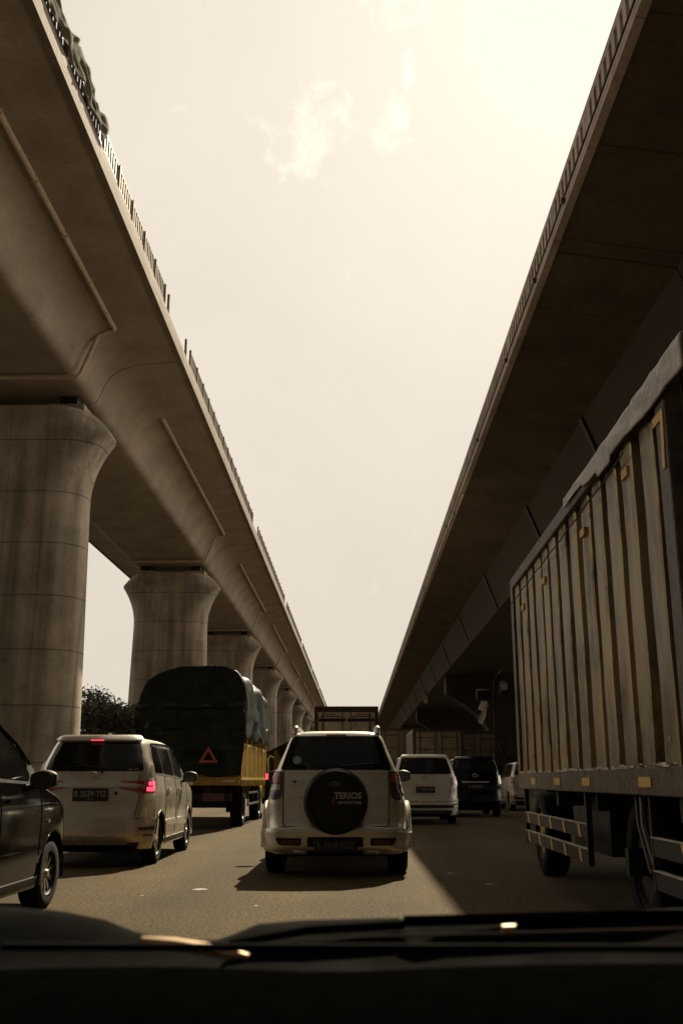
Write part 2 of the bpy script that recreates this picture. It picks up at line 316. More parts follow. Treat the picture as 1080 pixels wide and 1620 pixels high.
# ------------------------------------------------------------------ ground and road
g = MB().grid([[(x, y, -.02) for y in (-60, 0, 60, 200, 600, 1500)] for x in (-1200, -100, -20, 20, 100, 1200)]); struct('ground', g, 'ground', recalc=False)
rd = MB()
ys = [-40 + i * 4 for i in range(160)]
rd.grid([[(x, y, .0) for y in ys] for x in (-6.3, -3, 0, 3, 6, 10.4)]); struct('road', rd, 'asphalt', recalc=False)
kb = MB(); kb.box(-6.55, -6.3, -40, 596, -.02, .14); kb.box(10.4, 10.65, -40, 596, -.02, .14); struct('kerb', kb, 'kerb', bevel=.02)
mk_ = MB()
for x, y, w, h in [(-1.62, 11.0, .085, .045), (1.15, 12.9, .05, .03), (1.45, 11.6, .05, .03), (-2.1, 10.4, .02, .015), (-.9, 9.6, .02, .02)]:
    pts = [(x + w * (.8 + .35 * random.random()) * cos(2 * pi * k / 11), y + 2 * h * (.7 + .5 * random.random()) * sin(2 * pi * k / 11), .004) for k in range(11)]
    mk_.add(pts, [tuple(range(11))])
struct('road_marking', mk_, 'paintwhite')

# ------------------------------------------------------------------ left viaduct (concrete box girder)
LX = -13.25; SP = 32.9; PY0 = 38.3
def arc(cx, cz, r, a0, a1, n=8): return [(cx + r * cos(radians(a0 + (a1 - a0) * i / n)), cz + r * sin(radians(a0 + (a1 - a0) * i / n))) for i in range(n + 1)]
def fillet(poly, rad, closed=True, n=6):
    out = []; N = len(poly)
    for i, p in enumerate(poly):
        r = rad[i] if isinstance(rad, (list, tuple)) else rad
        if r <= 0 or (not closed and i in (0, N - 1)): out.append(tuple(p)); continue
        p = Vector(p); a = Vector(poly[i - 1]); b = Vector(poly[(i + 1) % N]); da = (a - p); db = (b - p)
        ra = min(r, da.length * .49); rb = min(r, db.length * .49); pa = p + da.normalized() * ra; pb = p + db.normalized() * rb
        for k in range(n + 1):
            t = k / n; out.append(tuple(pa * (1 - t) ** 2 + p * 2 * t * (1 - t) + pb * t * t))
    return out
half = fillet([(0, 16.0), (2.62, 16.0), (3.25, 17.65), (6.03, 17.95), (6.03, 18.40), (0, 18.40)], [0, .35, 1.1, 0, 0, 0])
half = half[:-1]
gprof = [(LX + x, z) for x, z in half] + [(LX - x, z) for x, z in reversed(half[1:])]
via = thing('concrete_viaduct', 'tall concrete box girder viaduct carried on flared piers along the left side of the road', 'viaduct', (LX, 0, 0))
def vpart(mb, name, mat, parent=via, **k):
    o = mb.build(name, mat, parent, **k); o.matrix_parent_inverse = Matrix.Translation((-LX, 0, 0)) if parent is via else Matrix.Identity(4); return o
NSP = 11
for k in range(-2, NSP):
    y0 = PY0 + SP * k; y1 = y0 + SP
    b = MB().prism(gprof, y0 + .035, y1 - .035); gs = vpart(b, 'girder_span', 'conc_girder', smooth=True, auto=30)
    f = MB()                       # fascia lip and cable trough wall
    for sgn in (1, -1):
        xe = LX + sgn * 6.03
        f.prism([(xe, 17.88), (xe + sgn * .10, 17.88), (xe + sgn * .10, 18.25), (xe, 18.25)], y0 + .02, y1 - .02)
        f.prism([(xe - sgn * .12, 18.253), (xe + sgn * .05, 18.253), (xe + sgn * .03, 18.66), (xe - sgn * .12, 18.66)], y0 + .02, y1 - .02)
    vpart(f, 'fascia_beam', 'conc_light', smooth=False)
    # joint strip under the girder
    # railing
    r = MB(); ya, yb = y0 + 2.4, y1 - 3.7; xe = LX + 6.0; npan = 14; st = (yb - ya) / npan
    for i in range(npan + 1):
        yy = ya + st * i; r.box(xe - .03, xe + .06, yy - .05, yy + .05, 18.6, 19.50)
    for zz in (18.76, 19.40): r.box(xe - .025, xe + .025, ya, yb, zz, zz + .055)
    nb = npan * 7
    for i in range(nb):
        yy = ya + (yb - ya) * (i + .5) / nb; r.box(xe - .02, xe + .02, yy - .055, yy + .04, 18.75, 19.42)
    for yy in (y1 - 2.9, y1 + 1.2): r.box(xe - .03, xe + .06, yy - .06, yy + .06, 18.6, 19.48)
    vpart(r, 'railing', 'rail')
    # drain pipe : along the wing, then down the web and under the soffit
    p = MB(); pz = 17.70; px = LX + 4.15
    pth = [(px, y0 + 6.2, pz + .12), (px, y0 + 6.3, pz), (px, y1 - 3.6, pz), (px - .08, y1 - 3.52, pz - .03), (LX + 3.62, y1 - 3.5, pz - .12), (LX + 3.5, y1 - 3.48, pz - .22),
           (LX + 2.90, y1 - 3.3, 16.05), (LX + 2.76, y1 - 3.3, 15.88), (LX + 2.5, y1 - 3.3, 15.86), (LX - 2.7, y1 - 3.3, 15.86)]
    p.tube(pth, .085, 10)
    for i in range(7): yy = y0 + 7.5 + i * 3.0; p.box(px - .1, px + .1, yy - .03, yy + .03, pz - .1, pz + .15)
    for i in range(12): yy = y0 + 7.0 + i * 1.9; p.lathe([(.098, yy - .05), (.098, yy + .05)], 10, 'y', (px, 0, pz))
    vpart(p, 'drain_pipe', 'pipe', smooth=True)

# flared piers, each a thing
def smooth01(t): t = max(0, min(1, t)); return t * t * (3 - 2 * t)
def pier_mesh():
    m = MB(); rows = []
    zs = [-.3, 0, 2, 4, 6, 8, 10, 11.5] + [12 + i * .2 for i in range(13)] + [14.5, 14.62, 14.75, 14.9, 15.05, 15.2, 15.35, 15.45]
    for z in zs:
        fl = 0 if z < 11.6 else (min(1, (z - 11.6) / 2.95)) ** 2.3
        hx = 2.62 + .02 * (12 - min(z, 12)) * 1.0 + .88 * fl; hy = 1.35 + .012 * (12 - min(z, 12)) + .25 * fl
        if z > 14.55: hx -= 1.0 * (1 - (max(0, 1 - ((z - 14.55) / .92) ** 1.0)) ** .62); hy -= .12 * (z - 14.55)
        r = min(hy, 1.35) * .98; ring = []
        n = 9
        for cx, cy, a0 in ((hx - r, hy - r, 0), (-hx + r, hy - r, 90), (-hx + r, -hy + r, 180), (hx - r, -hy + r, 270)):
            for i in range(n): a = radians(a0 + 90 * i / (n - 1)); ring.append((cx + r * cos(a), cy + r * sin(a), z))
        rows.append(ring)
    n = len(rows[0]); vs = [p for r_ in rows for p in r_]
    fs = [(i * n + k, i * n + (k + 1) % n, (i + 1) * n + (k + 1) % n, (i + 1) * n + k) for i in range(len(rows) - 1) for k in range(n)] + [tuple(range(n)), tuple(range((len(rows) - 1) * n, len(rows) * n))]
    m.add(vs, fs)
    return m
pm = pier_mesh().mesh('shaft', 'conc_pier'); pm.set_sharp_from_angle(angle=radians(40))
pb = MB()
for sx in (-1, 1): pb.box(sx * 1.7 - .75, sx * 1.7 + .75, -1.0, 1.0, 15.40, 15.68)
pb.box(-.3, .3, -.9, .9, 15.40, 15.60)
pbm = pb.mesh('pedestal', 'conc_pier', False)
bbs = [MB().box(sx * 1.8 - .35, sx * 1.8 + .35, sy - .3, sy + .3, 15.683, 16.02).mesh('bearing', 'chassis', False) for sx in (-1, 1) for sy in (-.7, .7)]
pier_lab = {0: 'nearest flared concrete pier, cut by the left edge of the photo', 1: 'second flared concrete pier, standing behind the tarpaulin covered truck',
            2: 'third flared concrete pier with its cap above the tarpaulin truck', 3: 'fourth flared concrete pier from the near end of the left row', 4: 'fifth flared concrete pier from the near end of the left row'}
for k in range(0, 11):
    t = thing('bridge_pier', pier_lab.get(k, 'small far flared pier at the distant end of the left row'), 'bridge pier', (LX, PY0 + SP * k, 0), 0, 'flared piers under the left viaduct')
    for nm, me in [('shaft', pm), ('pedestal', pbm)] + [('bearing', q_) for q_ in bbs]: link(bpy.data.objects.new(nm, me), t)

# green sheet draped over the railing near the camera
sh = MB(); rows = []
for i in range(60):
    y = 17.5 + i * .125; row = []
    for j in range(13):
        u = j / 12; z = 19.6 - .95 * u - .18 * sin(y * 1.9) * (1 - u) ; x = LX + 6.12 + .05 * sin(y * 3.3 + u * 4) + .13 * mnoise.noise(Vector((y * 2.3, u * 3, 1))) + .05 * u
        row.append((x, y + .12 * sin(u * 6 + y), z + .07 * mnoise.noise(Vector((y * 2, u * 2, 5)))))
    rows.append(row)
sh.grid(rows); o = sh.build('tarpaulin_sheet', mk('crumpled_sheet', (.05, .045, .03), .95, spec=.05, var=.4, scale=3), smooth=True, recalc=False); o.modifiers.new('s', 'SOLIDIFY').thickness = .012
tag(o, 'crumpled olive sheet draped over the railing at the top of the left viaduct', 'sheet')

# ------------------------------------------------------------------ right viaduct
RX = 15.0; XE = 4.37
rv = thing('elevated_road', 'dark elevated road with slotted parapet and deep girders above the right lanes', 'viaduct', (RX, 0, 0))
def rpart(mb, name, mat, **k):
    o = mb.build(name, mat, rv, **k); o.matrix_parent_inverse = Matrix.Translation((-RX, 0, 0)); return o
Y0, Y1 = -30, 420
for s in range(9):
    a = -30 + s * 50; b_ = a + 50
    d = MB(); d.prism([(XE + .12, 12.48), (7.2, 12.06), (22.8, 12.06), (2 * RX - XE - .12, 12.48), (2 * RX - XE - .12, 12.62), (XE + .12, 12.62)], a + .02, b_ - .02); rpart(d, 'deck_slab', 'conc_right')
    ps = MB().box(XE + .3, 2 * RX - XE - .3, a, b_, 12.625, 12.65); rpart(ps, 'pavement', 'pavement')
    gd = MB()
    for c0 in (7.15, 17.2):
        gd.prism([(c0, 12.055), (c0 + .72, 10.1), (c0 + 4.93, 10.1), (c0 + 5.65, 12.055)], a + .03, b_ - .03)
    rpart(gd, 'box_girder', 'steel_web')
    fl = MB()
    for c0 in (7.15, 17.2): fl.box(c0 + .62, c0 + 5.03, a + .03, b_ - .03, 10.03, 10.097)
    rpart(fl, 'bottom_flange', 'steel_web')
    cr_ = MB()
    for i in range(15):
        yy = a + 1.2 + i * 3.3
        cr_.prism([(XE + .6, 12.28), (7.22, 12.05), (7.28, 11.80), (6.9, 11.95)], yy, yy + .05)
# web stiffener strips
stf = MB()
for yy in [29.5] + [39.9 + 14.2 * i for i in range(24)]:
    stf.prism([(7.12, 12.03), (7.06, 12.03), (7.79, 10.04), (7.85, 10.04)], yy - .12, yy + .12)
rpart(stf, 'splice_plate', 'container_frame')
# parapet with slots, panel by panel
par = MB(); back = MB(); lip = MB(); cb = MB()
pl = 3.3
i = 0; y = -20.0
while y < 420:
    lodged = (y < 170)
    a, b_ = y + .012, y + pl - .012
    inset = .07 if 38 < y + pl / 2 < 41.5 else 0
    lip.prism([(XE - .02 + inset, 12.47 + inset), (XE + .14, 12.44), (XE + .14, 12.58), (XE - .02 + inset, 12.58)], y, y + pl)
    par.box(XE, XE + .16, a, b_, 12.583, 12.80); par.box(XE, XE + .16, a, b_, 13.24, 13.38)
    if lodged:
        ns = 9; w = (b_ - a) / ns
        for q in range(ns): par.box(XE, XE + .16, a + q * w, a + q * w + w * .52, 12.80, 13.24)
        par.box(XE, XE + .16, b_ - .16, b_, 12.80, 13.24)
    back.box(XE + .20, XE + .24, a, b_, 12.65, 13.3)
    y += pl; i += 1
rpart(par, 'parapet', 'parapet'); rpart(back, 'parapet_backing', 'seam'); rpart(lip, 'edge_lip', 'parapet')
cb.tube([(XE - .05, -20 + 3 * i, 12.66 + .012 * sin(i * 1.7)) for i in range(120)], .018, 6); rpart(cb, 'conduit', 'seam')
st2 = MB()
for yy in (18.2, 21.6, 26.3, 33.2, 45.5, 61): st2.box(XE - .10, XE + .02, yy, yy + .05, 12.58, 12.7)
rpart(st2, 'bracket', 'rail')
# hammerhead piers
def ham():
    m = MB(); prof = []
    L = [(-3.0, -.3), (-3.0, 3.0)] + [(-3.0 - 4.0 * (t ** 2.2), 3.0 + 5.4 * (t ** .8)) for t in [i / 10 for i in range(1, 11)]] + [(-7.0, 10.02)]
    prof = L + [(-x, z) for x, z in reversed(L)]
    m.prism(prof, -1.4, 1.4); return m
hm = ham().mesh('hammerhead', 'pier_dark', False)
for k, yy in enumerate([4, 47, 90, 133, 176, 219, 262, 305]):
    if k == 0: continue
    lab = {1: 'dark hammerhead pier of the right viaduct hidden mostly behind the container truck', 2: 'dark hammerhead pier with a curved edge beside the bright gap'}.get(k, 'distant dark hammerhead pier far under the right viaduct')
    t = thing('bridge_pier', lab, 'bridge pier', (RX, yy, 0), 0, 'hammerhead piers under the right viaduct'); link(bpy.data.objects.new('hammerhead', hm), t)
    t.children[0].name = 'hammerhead'
sg = MB().box(-.22, .22, -.02, .02, 0, 1.3); o = sg.build('hanging_sign', 'boxwhite', bevel=.01); o.location = (7.7, 111, 9.2)
tag(o, 'narrow pale plate hanging from the girder of the right viaduct', 'sign')

# ------------------------------------------------------------------ generic car body
def pchip(xs, ys, x):
    xs = np.asarray(xs, float); ys = np.asarray(ys, float)
    h = np.diff(xs); d = np.diff(ys) / h; mm = np.zeros(len(xs)); mm[0] = d[0]; mm[-1] = d[-1]
    for i in range(1, len(xs) - 1):
        mm[i] = 0 if d[i - 1] * d[i] <= 0 else 2 * d[i - 1] * d[i] / (d[i - 1] + d[i])
    i = int(min(max(np.searchsorted(xs, x) - 1, 0), len(xs) - 2)); t = (x - xs[i]) / h[i]
    t = min(max(t, 0), 1)
    return float((2 * t**3 - 3 * t**2 + 1) * ys[i] + (t**3 - 2 * t**2 + t) * h[i] * mm[i] + (-2 * t**3 + 3 * t**2) * ys[i + 1] + (t**3 - t**2) * h[i] * mm[i + 1])
class Body:
    """horizontal slices: z, half width, rear y, front y, rear corner radius, rear bow, front corner radius"""
    def __init__(s, lv, side_k=.06):
        s.lv = np.array(lv, float); s.z = s.lv[:, 0]; s.cache = {}; s.k = side_k; s.L = s.lv[:, 3].max()
    def q(s, z):
        k = round(z, 4); r = s.cache.get(k)
        if r is None: r = s.cache[k] = [pchip(s.z, s.lv[:, c], z) for c in range(1, 7)]
        return r
    def warp(s, x, y): return x * (1 - s.k * (abs(y / s.L - .45) / .5) ** 2.6)
    def wrap(s, a, z, side=1):
        w, yr, yf, rc, bow, rf = s.q(z); rc = min(rc, w * .9); sg = 1 if a >= 0 else -1; a = abs(a); st = w - rc; al = rc * pi / 2
        if a <= st: x, y = a, yr + bow * (a / w) ** 2
        elif a <= st + al: ph = (a - st) / rc; x = st + rc * sin(ph); y = yr + rc * (1 - cos(ph)) + bow * (min(x, w) / w) ** 2
        else: x = w; y = yr + rc + bow + (a - st - al)
        return Vector((s.warp(x * sg, y), y, z))
    def side(s, y, z, side=1):
        w = s.q(z)[0]; return Vector((s.warp(w * side, y), y, z))
    def P(s, kind, a, z, side=1): return s.wrap(a, z) if kind == 'wrap' else s.side(a, z, side)
    def N(s, kind, a, z, side=1):
        e = .004; p = s.P(kind, a, z, side); u = s.P(kind, a + e, z, side) - s.P(kind, a - e, z, side); v = s.P(kind, a, z + e, side) - s.P(kind, a, z - e, side)
        n = u.cross(v).normalized()
        if kind == 'wrap':
            ref = Vector((p.x * .6, -1, 0))
            if abs(a) > s.q(z)[0]: ref = Vector((p.x, 0, 0))
        else: ref = Vector((side, 0, 0))
        return n if n.dot(ref) > 0 else -n
    def shell(s, nz=70):
        m = MB(); rows = []; z0, z1 = s.z[0], s.z[-1]
        zz = sorted(set([z0 + (z1 - z0) * i / nz for i in range(nz + 1)] + list(s.z)))
        for z in zz:
            w, yr, yf, rc, bow, rf = s.q(z); rc = min(rc, w * .9, (yf - yr) * .4); rf = min(rf, w * .9, (yf - yr) * .4); ring = []
            n1, n2, n3 = 9, 9, 26
            for i in range(-n1, n1 + 1): x = (w - rc) * i / n1; ring.append((x, yr + bow * (x / w) ** 2))
            for i in range(1, n2 + 1): ph = pi / 2 * i / n2; x = w - rc + rc * sin(ph); ring.append((x, yr + rc * (1 - cos(ph)) + bow * (x / w) ** 2))
            ya, yb = yr + rc + bow, yf - rf
            for i in range(1, n3): ring.append((w, ya + (yb - ya) * i / n3))
            for i in range(n2 + 1): ph = pi / 2 * i / n2; ring.append((w - rf + rf * cos(ph), yb + rf * sin(ph)))
            for i in range(n1 * 2 - 1): x = (w - rf) * (1 - (i + 1) / n1); ring.append((x, yf))
            for i in range(n2 + 1): ph = pi / 2 * (1 - i / n2); ring.append((-(w - rf + rf * cos(ph)), yb + rf * sin(ph)))
            for i in range(1, n3): ring.append((-w, yb + (ya - yb) * i / n3))
            for i in range(n2, 0, -1): ph = pi / 2 * i / n2; x = w - rc + rc * sin(ph); ring.append((-x, yr + rc * (1 - cos(ph)) + bow * (x / w) ** 2))
            rows.append([(s.warp(x, y), y, z) for x, y in ring])
        n = len(rows[0]); vs = [p for r in rows for p in r]
        m.add(vs, [(i * n + k, i * n + (k + 1) % n, (i + 1) * n + (k + 1) % n, (i + 1) * n + k) for i in range(len(rows) - 1) for k in range(n)] + [tuple(range(n)), tuple(range((len(rows) - 1) * n, len(rows) * n))])
        return m
    def patch(s, kind, poly, th=.006, side=1, nz=8, na=14, off=0.0, rad=.03, skirt=.012):
        poly = fillet(poly, rad) if rad > 0 else poly
        zs = [p[1] for p in poly]; z0, z1 = min(zs), max(zs); rows = sorted(set([round(z0 + (z1 - z0) * i / nz, 4) for i in range(nz + 1)] + [round(z, 4) for z in zs]))
        rr = [rows[0]]
        for z in rows[1:]:
            if z - rr[-1] > .0015: rr.append(z)
        rows = rr; G = []
        for z in rows:
            ze = min(max(z, z0 + 1e-5), z1 - 1e-5); X = []
            for i in range(len(poly)):
                (a, za), (b, zb) = poly[i], poly[(i + 1) % len(poly)]
                if (za - ze) * (zb - ze) <= 0 and za != zb: X.append(a + (b - a) * (ze - za) / (zb - za))
            if len(X) < 2: X = [p[0] for p in poly if abs(p[1] - z) < .01] or X
            a0, a1 = min(X), max(X)
            G.append([(a0 + (a1 - a0) * j / na, z) for j in range(na + 1)])
        top = [[s.P(kind, a, z, side) + s.N(kind, a, z, side) * (off + th) for a, z in r] for r in G]
        m = MB(); m.grid(top); ni, nj = len(top), na + 1
        edge = [(0, j) for j in range(nj)] + [(i, nj - 1) for i in range(1, ni)] + [(ni - 1, j) for j in range(nj - 2, -1, -1)] + [(i, 0) for i in range(ni - 2, 0, -1)]
        b = len(m.v); low = []
        for i, j in edge:
            a, z = G[i][j]; low.append(s.P(kind, a, z, side) + s.N(kind, a, z, side) * (off - skirt))
        m.v += [tuple(p) for p in low]
        for q in range(len(edge)):
            i, j = edge[q]; i2, j2 = edge[(q + 1) % len(edge)]; m.f.append((i * nj + j, i2 * nj + j2, b + (q + 1) % len(edge), b + q))
        return m
    def strip(s, kind, pts, w=.006, side=1, th=.002):     # thin line following the body
        m = MB(); P3 = []
        for k in range(len(pts) - 1):
            (a, z), (a2, z2) = pts[k], pts[k + 1]; n = max(2, int(max(abs(a2 - a), abs(z2 - z)) / .05))
            for i in range(n): t = i / n; P3.append((a + (a2 - a) * t, z + (z2 - z) * t))
        P3.append(pts[-1])
        m.tube([s.P(kind, a, z, side) + s.N(kind, a, z, side) * th for a, z in P3], w, 5); return m

def wheel(parent, x, y, r=.33, wid=.2, side=1, spokes=5, rimmat='alloy', style=0, steel=False):
    t = MB(); h = wid / 2; ri = r * .66
    t.lathe([(ri, -h), (ri + .02, -h * 1.02), (r * .9, -h * 1.04), (r * .975, -h * .9), (r, -h * .7), (r, h * .7), (r * .975, h * .9), (r * .9, h * 1.04), (ri + .02, h * 1.02), (ri, h)], 48, 'x', cap=False)
    gz = MB()
    w = t.build('wheel', 'rubber', parent, smooth=True); w.location = (x, y, r)
    m = MB(); o = side
    m.lathe([(ri * 1.0, -h * .9 * o), (ri * 1.0, h * .92 * o), (ri * .93, h * .95 * o), (ri * .88, h * .6 * o), (ri * .86, -h * .2 * o), (.01, -h * .2 * o)], 40, 'x', cap=False)
    m2 = MB(); hx = h * .62 * o
    m2.lathe([(.001, hx + .03 * o), (ri * .16, hx + .03 * o), (ri * .22, hx), (ri * .22, hx - .05 * o)], 20, 'x')
    for k in range(spokes):
        for dd in ((-.11, .11) if style == 0 else (0,)):
            a = 2 * pi * k / spokes + .3; a1 = a + dd * .6; a2 = a + dd * 1.9; pw = .026 if style == 0 else .02
            c1 = Vector((hx, ri * .15 * cos(a1), ri * .15 * sin(a1))); c2 = Vector((hx + .012 * o, ri * .93 * cos(a2), ri * .93 * sin(a2)))
            tdir = (c2 - c1).normalized(); nrm = tdir.cross(Vector((1, 0, 0))).normalized(); q = []
            for cc, ww in ((c1, pw * .8), (c2, pw * 1.25)):
                for sx in (0, -.03 * o):
                    for sn in (1, -1): q.append(cc + nrm * ww * sn * r / .33 + Vector((sx, 0, 0)))
            m2.add(q, [(0, 1, 5, 4), (2, 6, 7, 3), (0, 4, 6, 2), (1, 3, 7, 5), (0, 2, 3, 1), (4, 5, 7, 6)])
    rb = m.build('rim', 'blackplastic' if not steel else rimmat, w, smooth=True)
    m2.build('spokes', rimmat, w, smooth=False)
    return w

def cut_arches(o, cuts):
    """boolean out wheel arches; cuts: (x0,x1,y,z,r)"""
    m = MB()
    for x0, x1, y, z, r in cuts: m.lathe([(r, x0), (r, x1)], 40, 'x', (0, y, z))
    c = m.build('cutter', 'rubber', o.parent); md = o.modifiers.new('b', 'BOOLEAN'); md.object = c; md.operation = 'DIFFERENCE'; md.solver = 'EXACT'; md.material_mode = 'TRANSFER'; bpy.context.view_layer.update()
    dg = bpy.context.evaluated_depsgraph_get(); me = bpy.data.meshes.new_from_object(o.evaluated_get(dg)); o.modifiers.clear(); o.data = me; bpy.data.objects.remove(c)
    me.set_sharp_from_angle(angle=radians(32))

def plate(b, car, z0, z1, text, hx=.235, cx=0, sub=None, mat='plate', tm='plate_text'):
    y = b.wrap(cx, z0).y; yb = min(y, b.wrap(cx, z1).y) - .02
    pm_ = MB().box(cx - hx, cx + hx, yb - .012, yb, z0, z1); p = pm_.build('licence_plate', mat, car, bevel=.006)
    h = z1 - z0
    text_mesh(text, h * .62, 'plate_lettering', tm, p, (cx, yb - .013, z0 + h * .36), depth=.001, sx=.92, bold=.002)
    if sub: text_mesh(sub, h * .22, 'plate_lettering', tm, p, (cx, yb - .013, z0 + h * .1), depth=.001)
    return p
def mirror(car, x, y, z, side, mat='blackplastic'):
    m = MB(); rows = []
    for i in range(9):
        t = i / 8; w = .09 * sin(pi * (.12 + .76 * t)) ** .6; ring = []
        for k in range(14): a = 2 * pi * k / 14; ring.append((x + side * (.02 + .22 * t), y + .035 + .06 * cos(a) * w / .09, z + w * .95 * sin(a)))
        rows.append(ring)
    n = 14; vs = [p for r in rows for p in r]
    m.add(vs, [(i * n + k, i * n + (k + 1) % n, (i + 1) * n + (k + 1) % n, (i + 1) * n + k) for i in range(8) for k in range(n)] + [tuple(range(n)), tuple(range(8 * n, 9 * n))])
    m.tube([(x - side * .03, y + .06, z - .07), (x + side * .08, y + .05, z - .05)], .025, 8)
    o = m.build('side_mirror', mat, car, smooth=True, auto=60)
    g_ = MB(); g_.lathe([(.001, 0), (.078, 0), (.078, .004)], 24, 'y', (0, 0, 0)); q = g_.build('mirror_glass', 'glass_pale', o, smooth=False); q.location = (x + side * .13, y - .028, z); q.scale = (1.25, 1, .9)
    return o

# ------------------------------------------------------------------ SUV in front (centre)
TB = Body([
 (.27, .80, .10, 4.10, .16, .03, .3), (.34, .85, .03, 4.20, .20, .05, .4), (.50, .865, .02, 4.25, .22, .06, .4), (.60, .87, .06, 4.25, .22, .06, .4), (.72, .872, .08, 4.22, .20, .06, .4),
 (.82, .868, .085, 4.2, .18, .06, .4), (.95, .825, .09, 4.12, .14, .06, .4), (1.02, .80, .095, 4.0, .13, .06, .3), (1.10, .785, .10, 3.2, .12, .06, .2), (1.20, .76, .11, 3.05, .12, .06, .2), (1.245, .735, .12, 2.98, .11, .06, .2),
 (1.30, .715, .135, 2.88, .11, .06, .2), (1.45, .65, .20, 2.65, .11, .06, .2), (1.60, .59, .275, 2.4, .11, .06, .2), (1.645, .555, .30, 2.3, .11, .06, .2), (1.672, .50, .33, 2.2, .11, .06, .2),
 (1.690, .40, .42, 2.05, .12, .06, .2), (1.700, .22, .62, 1.8, .12, .03, .1), (1.703, .05, .9, 1.5, .02, 0, .02)], side_k=.05)
def suv():
    t = thing('suv', 'pale silver off-road car with a black spare wheel cover, in the lane straight ahead', 'car', (-.235, 12.35, 0))
    b = TB; bo = b.shell().build('body', 'silver', t, smooth=True, auto=40)
    ya, yb = .78, 3.46
    cut_arches(bo, [(sx * .55, sx * 1.2, y, .38, .43) for sx in (-1, 1) for y in (ya, yb)])
    for sx in (-1, 1):
        for y in (ya, yb): wheel(t, sx * .755, y, .355, .225, sx)
        # fender flares
        for y in (ya, yb):
            fm = MB(); P = []
            for i in range(25):
                a = radians(-8 + 196 * i / 24); P.append((sx * (.868 + .012), y + .445 * cos(a), .38 + .445 * sin(a)))
            fm.tube(P, .032, 8); fm.build('wheel_arch_flare', 'silver', t, smooth=True)
    # underbody
    MB().box(-.6, .6, .3, 3.9, .22, .30).build('underbody', 'chassis', t)
    ax = MB(); ax.tube([(-.7, ya, .34), (.7, ya, .34)], .05); ax.build('rear_axle', 'chassis', t)
    # rear window
    b.patch('wrap', [(-.70, 1.215), (.70, 1.215), (.665, 1.30), (.585, 1.55), (.535, 1.625), (-.535, 1.625), (-.585, 1.55), (-.665, 1.30)], .006, rad=.04, nz=12, na=24).build('rear_window', 'glass', t, smooth=True)
    w2 = b.patch('wrap', [(-.50, 1.275), (.47, 1.275), (.43, 1.57), (-.45, 1.57)], .003, off=.006, rad=.05, nz=10, na=16, skirt=.002); w2.build('defroster_panel', mk('rear_glass_pane', (.010, .0095, .008), .10, var=.2, scale=3), t, smooth=True)
    # door panel with seams
    dr = b.patch('wrap', [(-.62, .565), (.63, .565), (.645, .62), (.645, 1.215), (.20, 1.212), (0, 1.19), (-.2, 1.212), (-.645, 1.215), (-.64, .62)], .014, rad=.03, nz=16, na=26); d = dr.build('rear_door', 'silver', t, smooth=True)
    b.strip('wrap', [(-.655, 1.22), (-.655, .62), (-.63, .555), (.64, .555), (.655, .62), (.655, 1.22)], .007, th=.003).build('door_seam', 'trim', d)
    b.patch('wrap', [(-.62, .90), (.62, .90), (.62, .935), (-.62, .935)], .022, rad=.012, nz=5, na=20).build('door_crease', 'silver', d, smooth=True)
    h = b.patch('wrap', [(-.575, 1.05), (-.43, 1.05), (-.43, 1.11), (-.575, 1.11)], .024, rad=.02, nz=4, na=8).build('door_handle', 'chrome', d, smooth=True)
    b.patch('wrap', [(-.54, 1.07), (-.485, 1.07), (-.485, 1.09), (-.54, 1.09)], .028, rad=.012, nz=3, na=6).build('handle_recess', 'blackplastic', h, smooth=True)
    text_mesh('TERIOS', .062, 'badge', 'badge', d, (.50, b.wrap(.5, 1.13).y - .018, 1.118), bold=.0015, sx=1.15)
    text_mesh('VVT-i', .045, 'badge', 'badge', d, (.52, b.wrap(.5, .66).y - .018, .650), bold=.001, sx=1.5)
    # third window sticker
    s_ = MB(); yy = b.wrap(-.46, 1.34).y; s_.lathe([(.001, 0), (.052, 0), (.052, .003)], 20, 'y'); o = s_.build('sticker', 'sticker', t); o.location = (-.475, b.wrap(-.47, 1.335).y - .014, 1.335); o.rotation_euler = (radians(-23), 0, 0)
    # tail lamps
    for sx in (-1, 1):
        P = [(sx * .665, 1.205), (sx * .79, 1.19), (sx * .835, 1.10), (sx * .87, .95), (sx * .80, .865), (sx * .72, .875), (sx * .668, .92)]
        l = b.patch('wrap', P, .02, rad=.025, nz=12, na=10).build('tail_lamp', 'smoke', t, smooth=True)
        b.patch('wrap', [(sx * .68, 1.07), (sx * .81, 1.07), (sx * .79, 1.175), (sx * .69, 1.185)], .024, rad=.02, nz=5, na=6).build('red_lens', 'redlamp', l, smooth=True)
        b.patch('wrap', [(sx * .69, .975), (sx * .83, .985), (sx * .82, 1.05), (sx * .69, 1.05)], .024, rad=.02, nz=5, na=6).build('clear_lens', 'clearlamp' if sx < 0 else 'smoke', l, smooth=True)
        b.patch('wrap', [(sx * .70, .885), (sx * .78, .885), (sx * .83, .95), (sx * .70, .95)], .024, rad=.02, nz=5, na=6).build('lower_lens', 'smoke', l, smooth=True)
    # bumper
    bp = b.patch('wrap', [(-1.30, .40), (-1.25, .53), (-.62, .545), (.62, .545), (1.25, .53), (1.30, .40), (1.20, .325), (.70, .295), (-.70, .295), (-1.20, .325)], .055, rad=.03, nz=14, na=60, skirt=.03).build('rear_bumper', 'silver', t, smooth=True, auto=50)
    b.patch('wrap', [(-1.24, .455), (-1.24, .50), (-.72, .50), (-.6, .525), (.6, .525), (.72, .50), (1.24, .50), (1.24, .455), (.70, .455), (.60, .49), (-.6, .49), (-.7, .455)], .072, rad=.008, nz=8, na=60, skirt=-.03).build('bumper_ridge', 'silver', bp, smooth=True, auto=60)
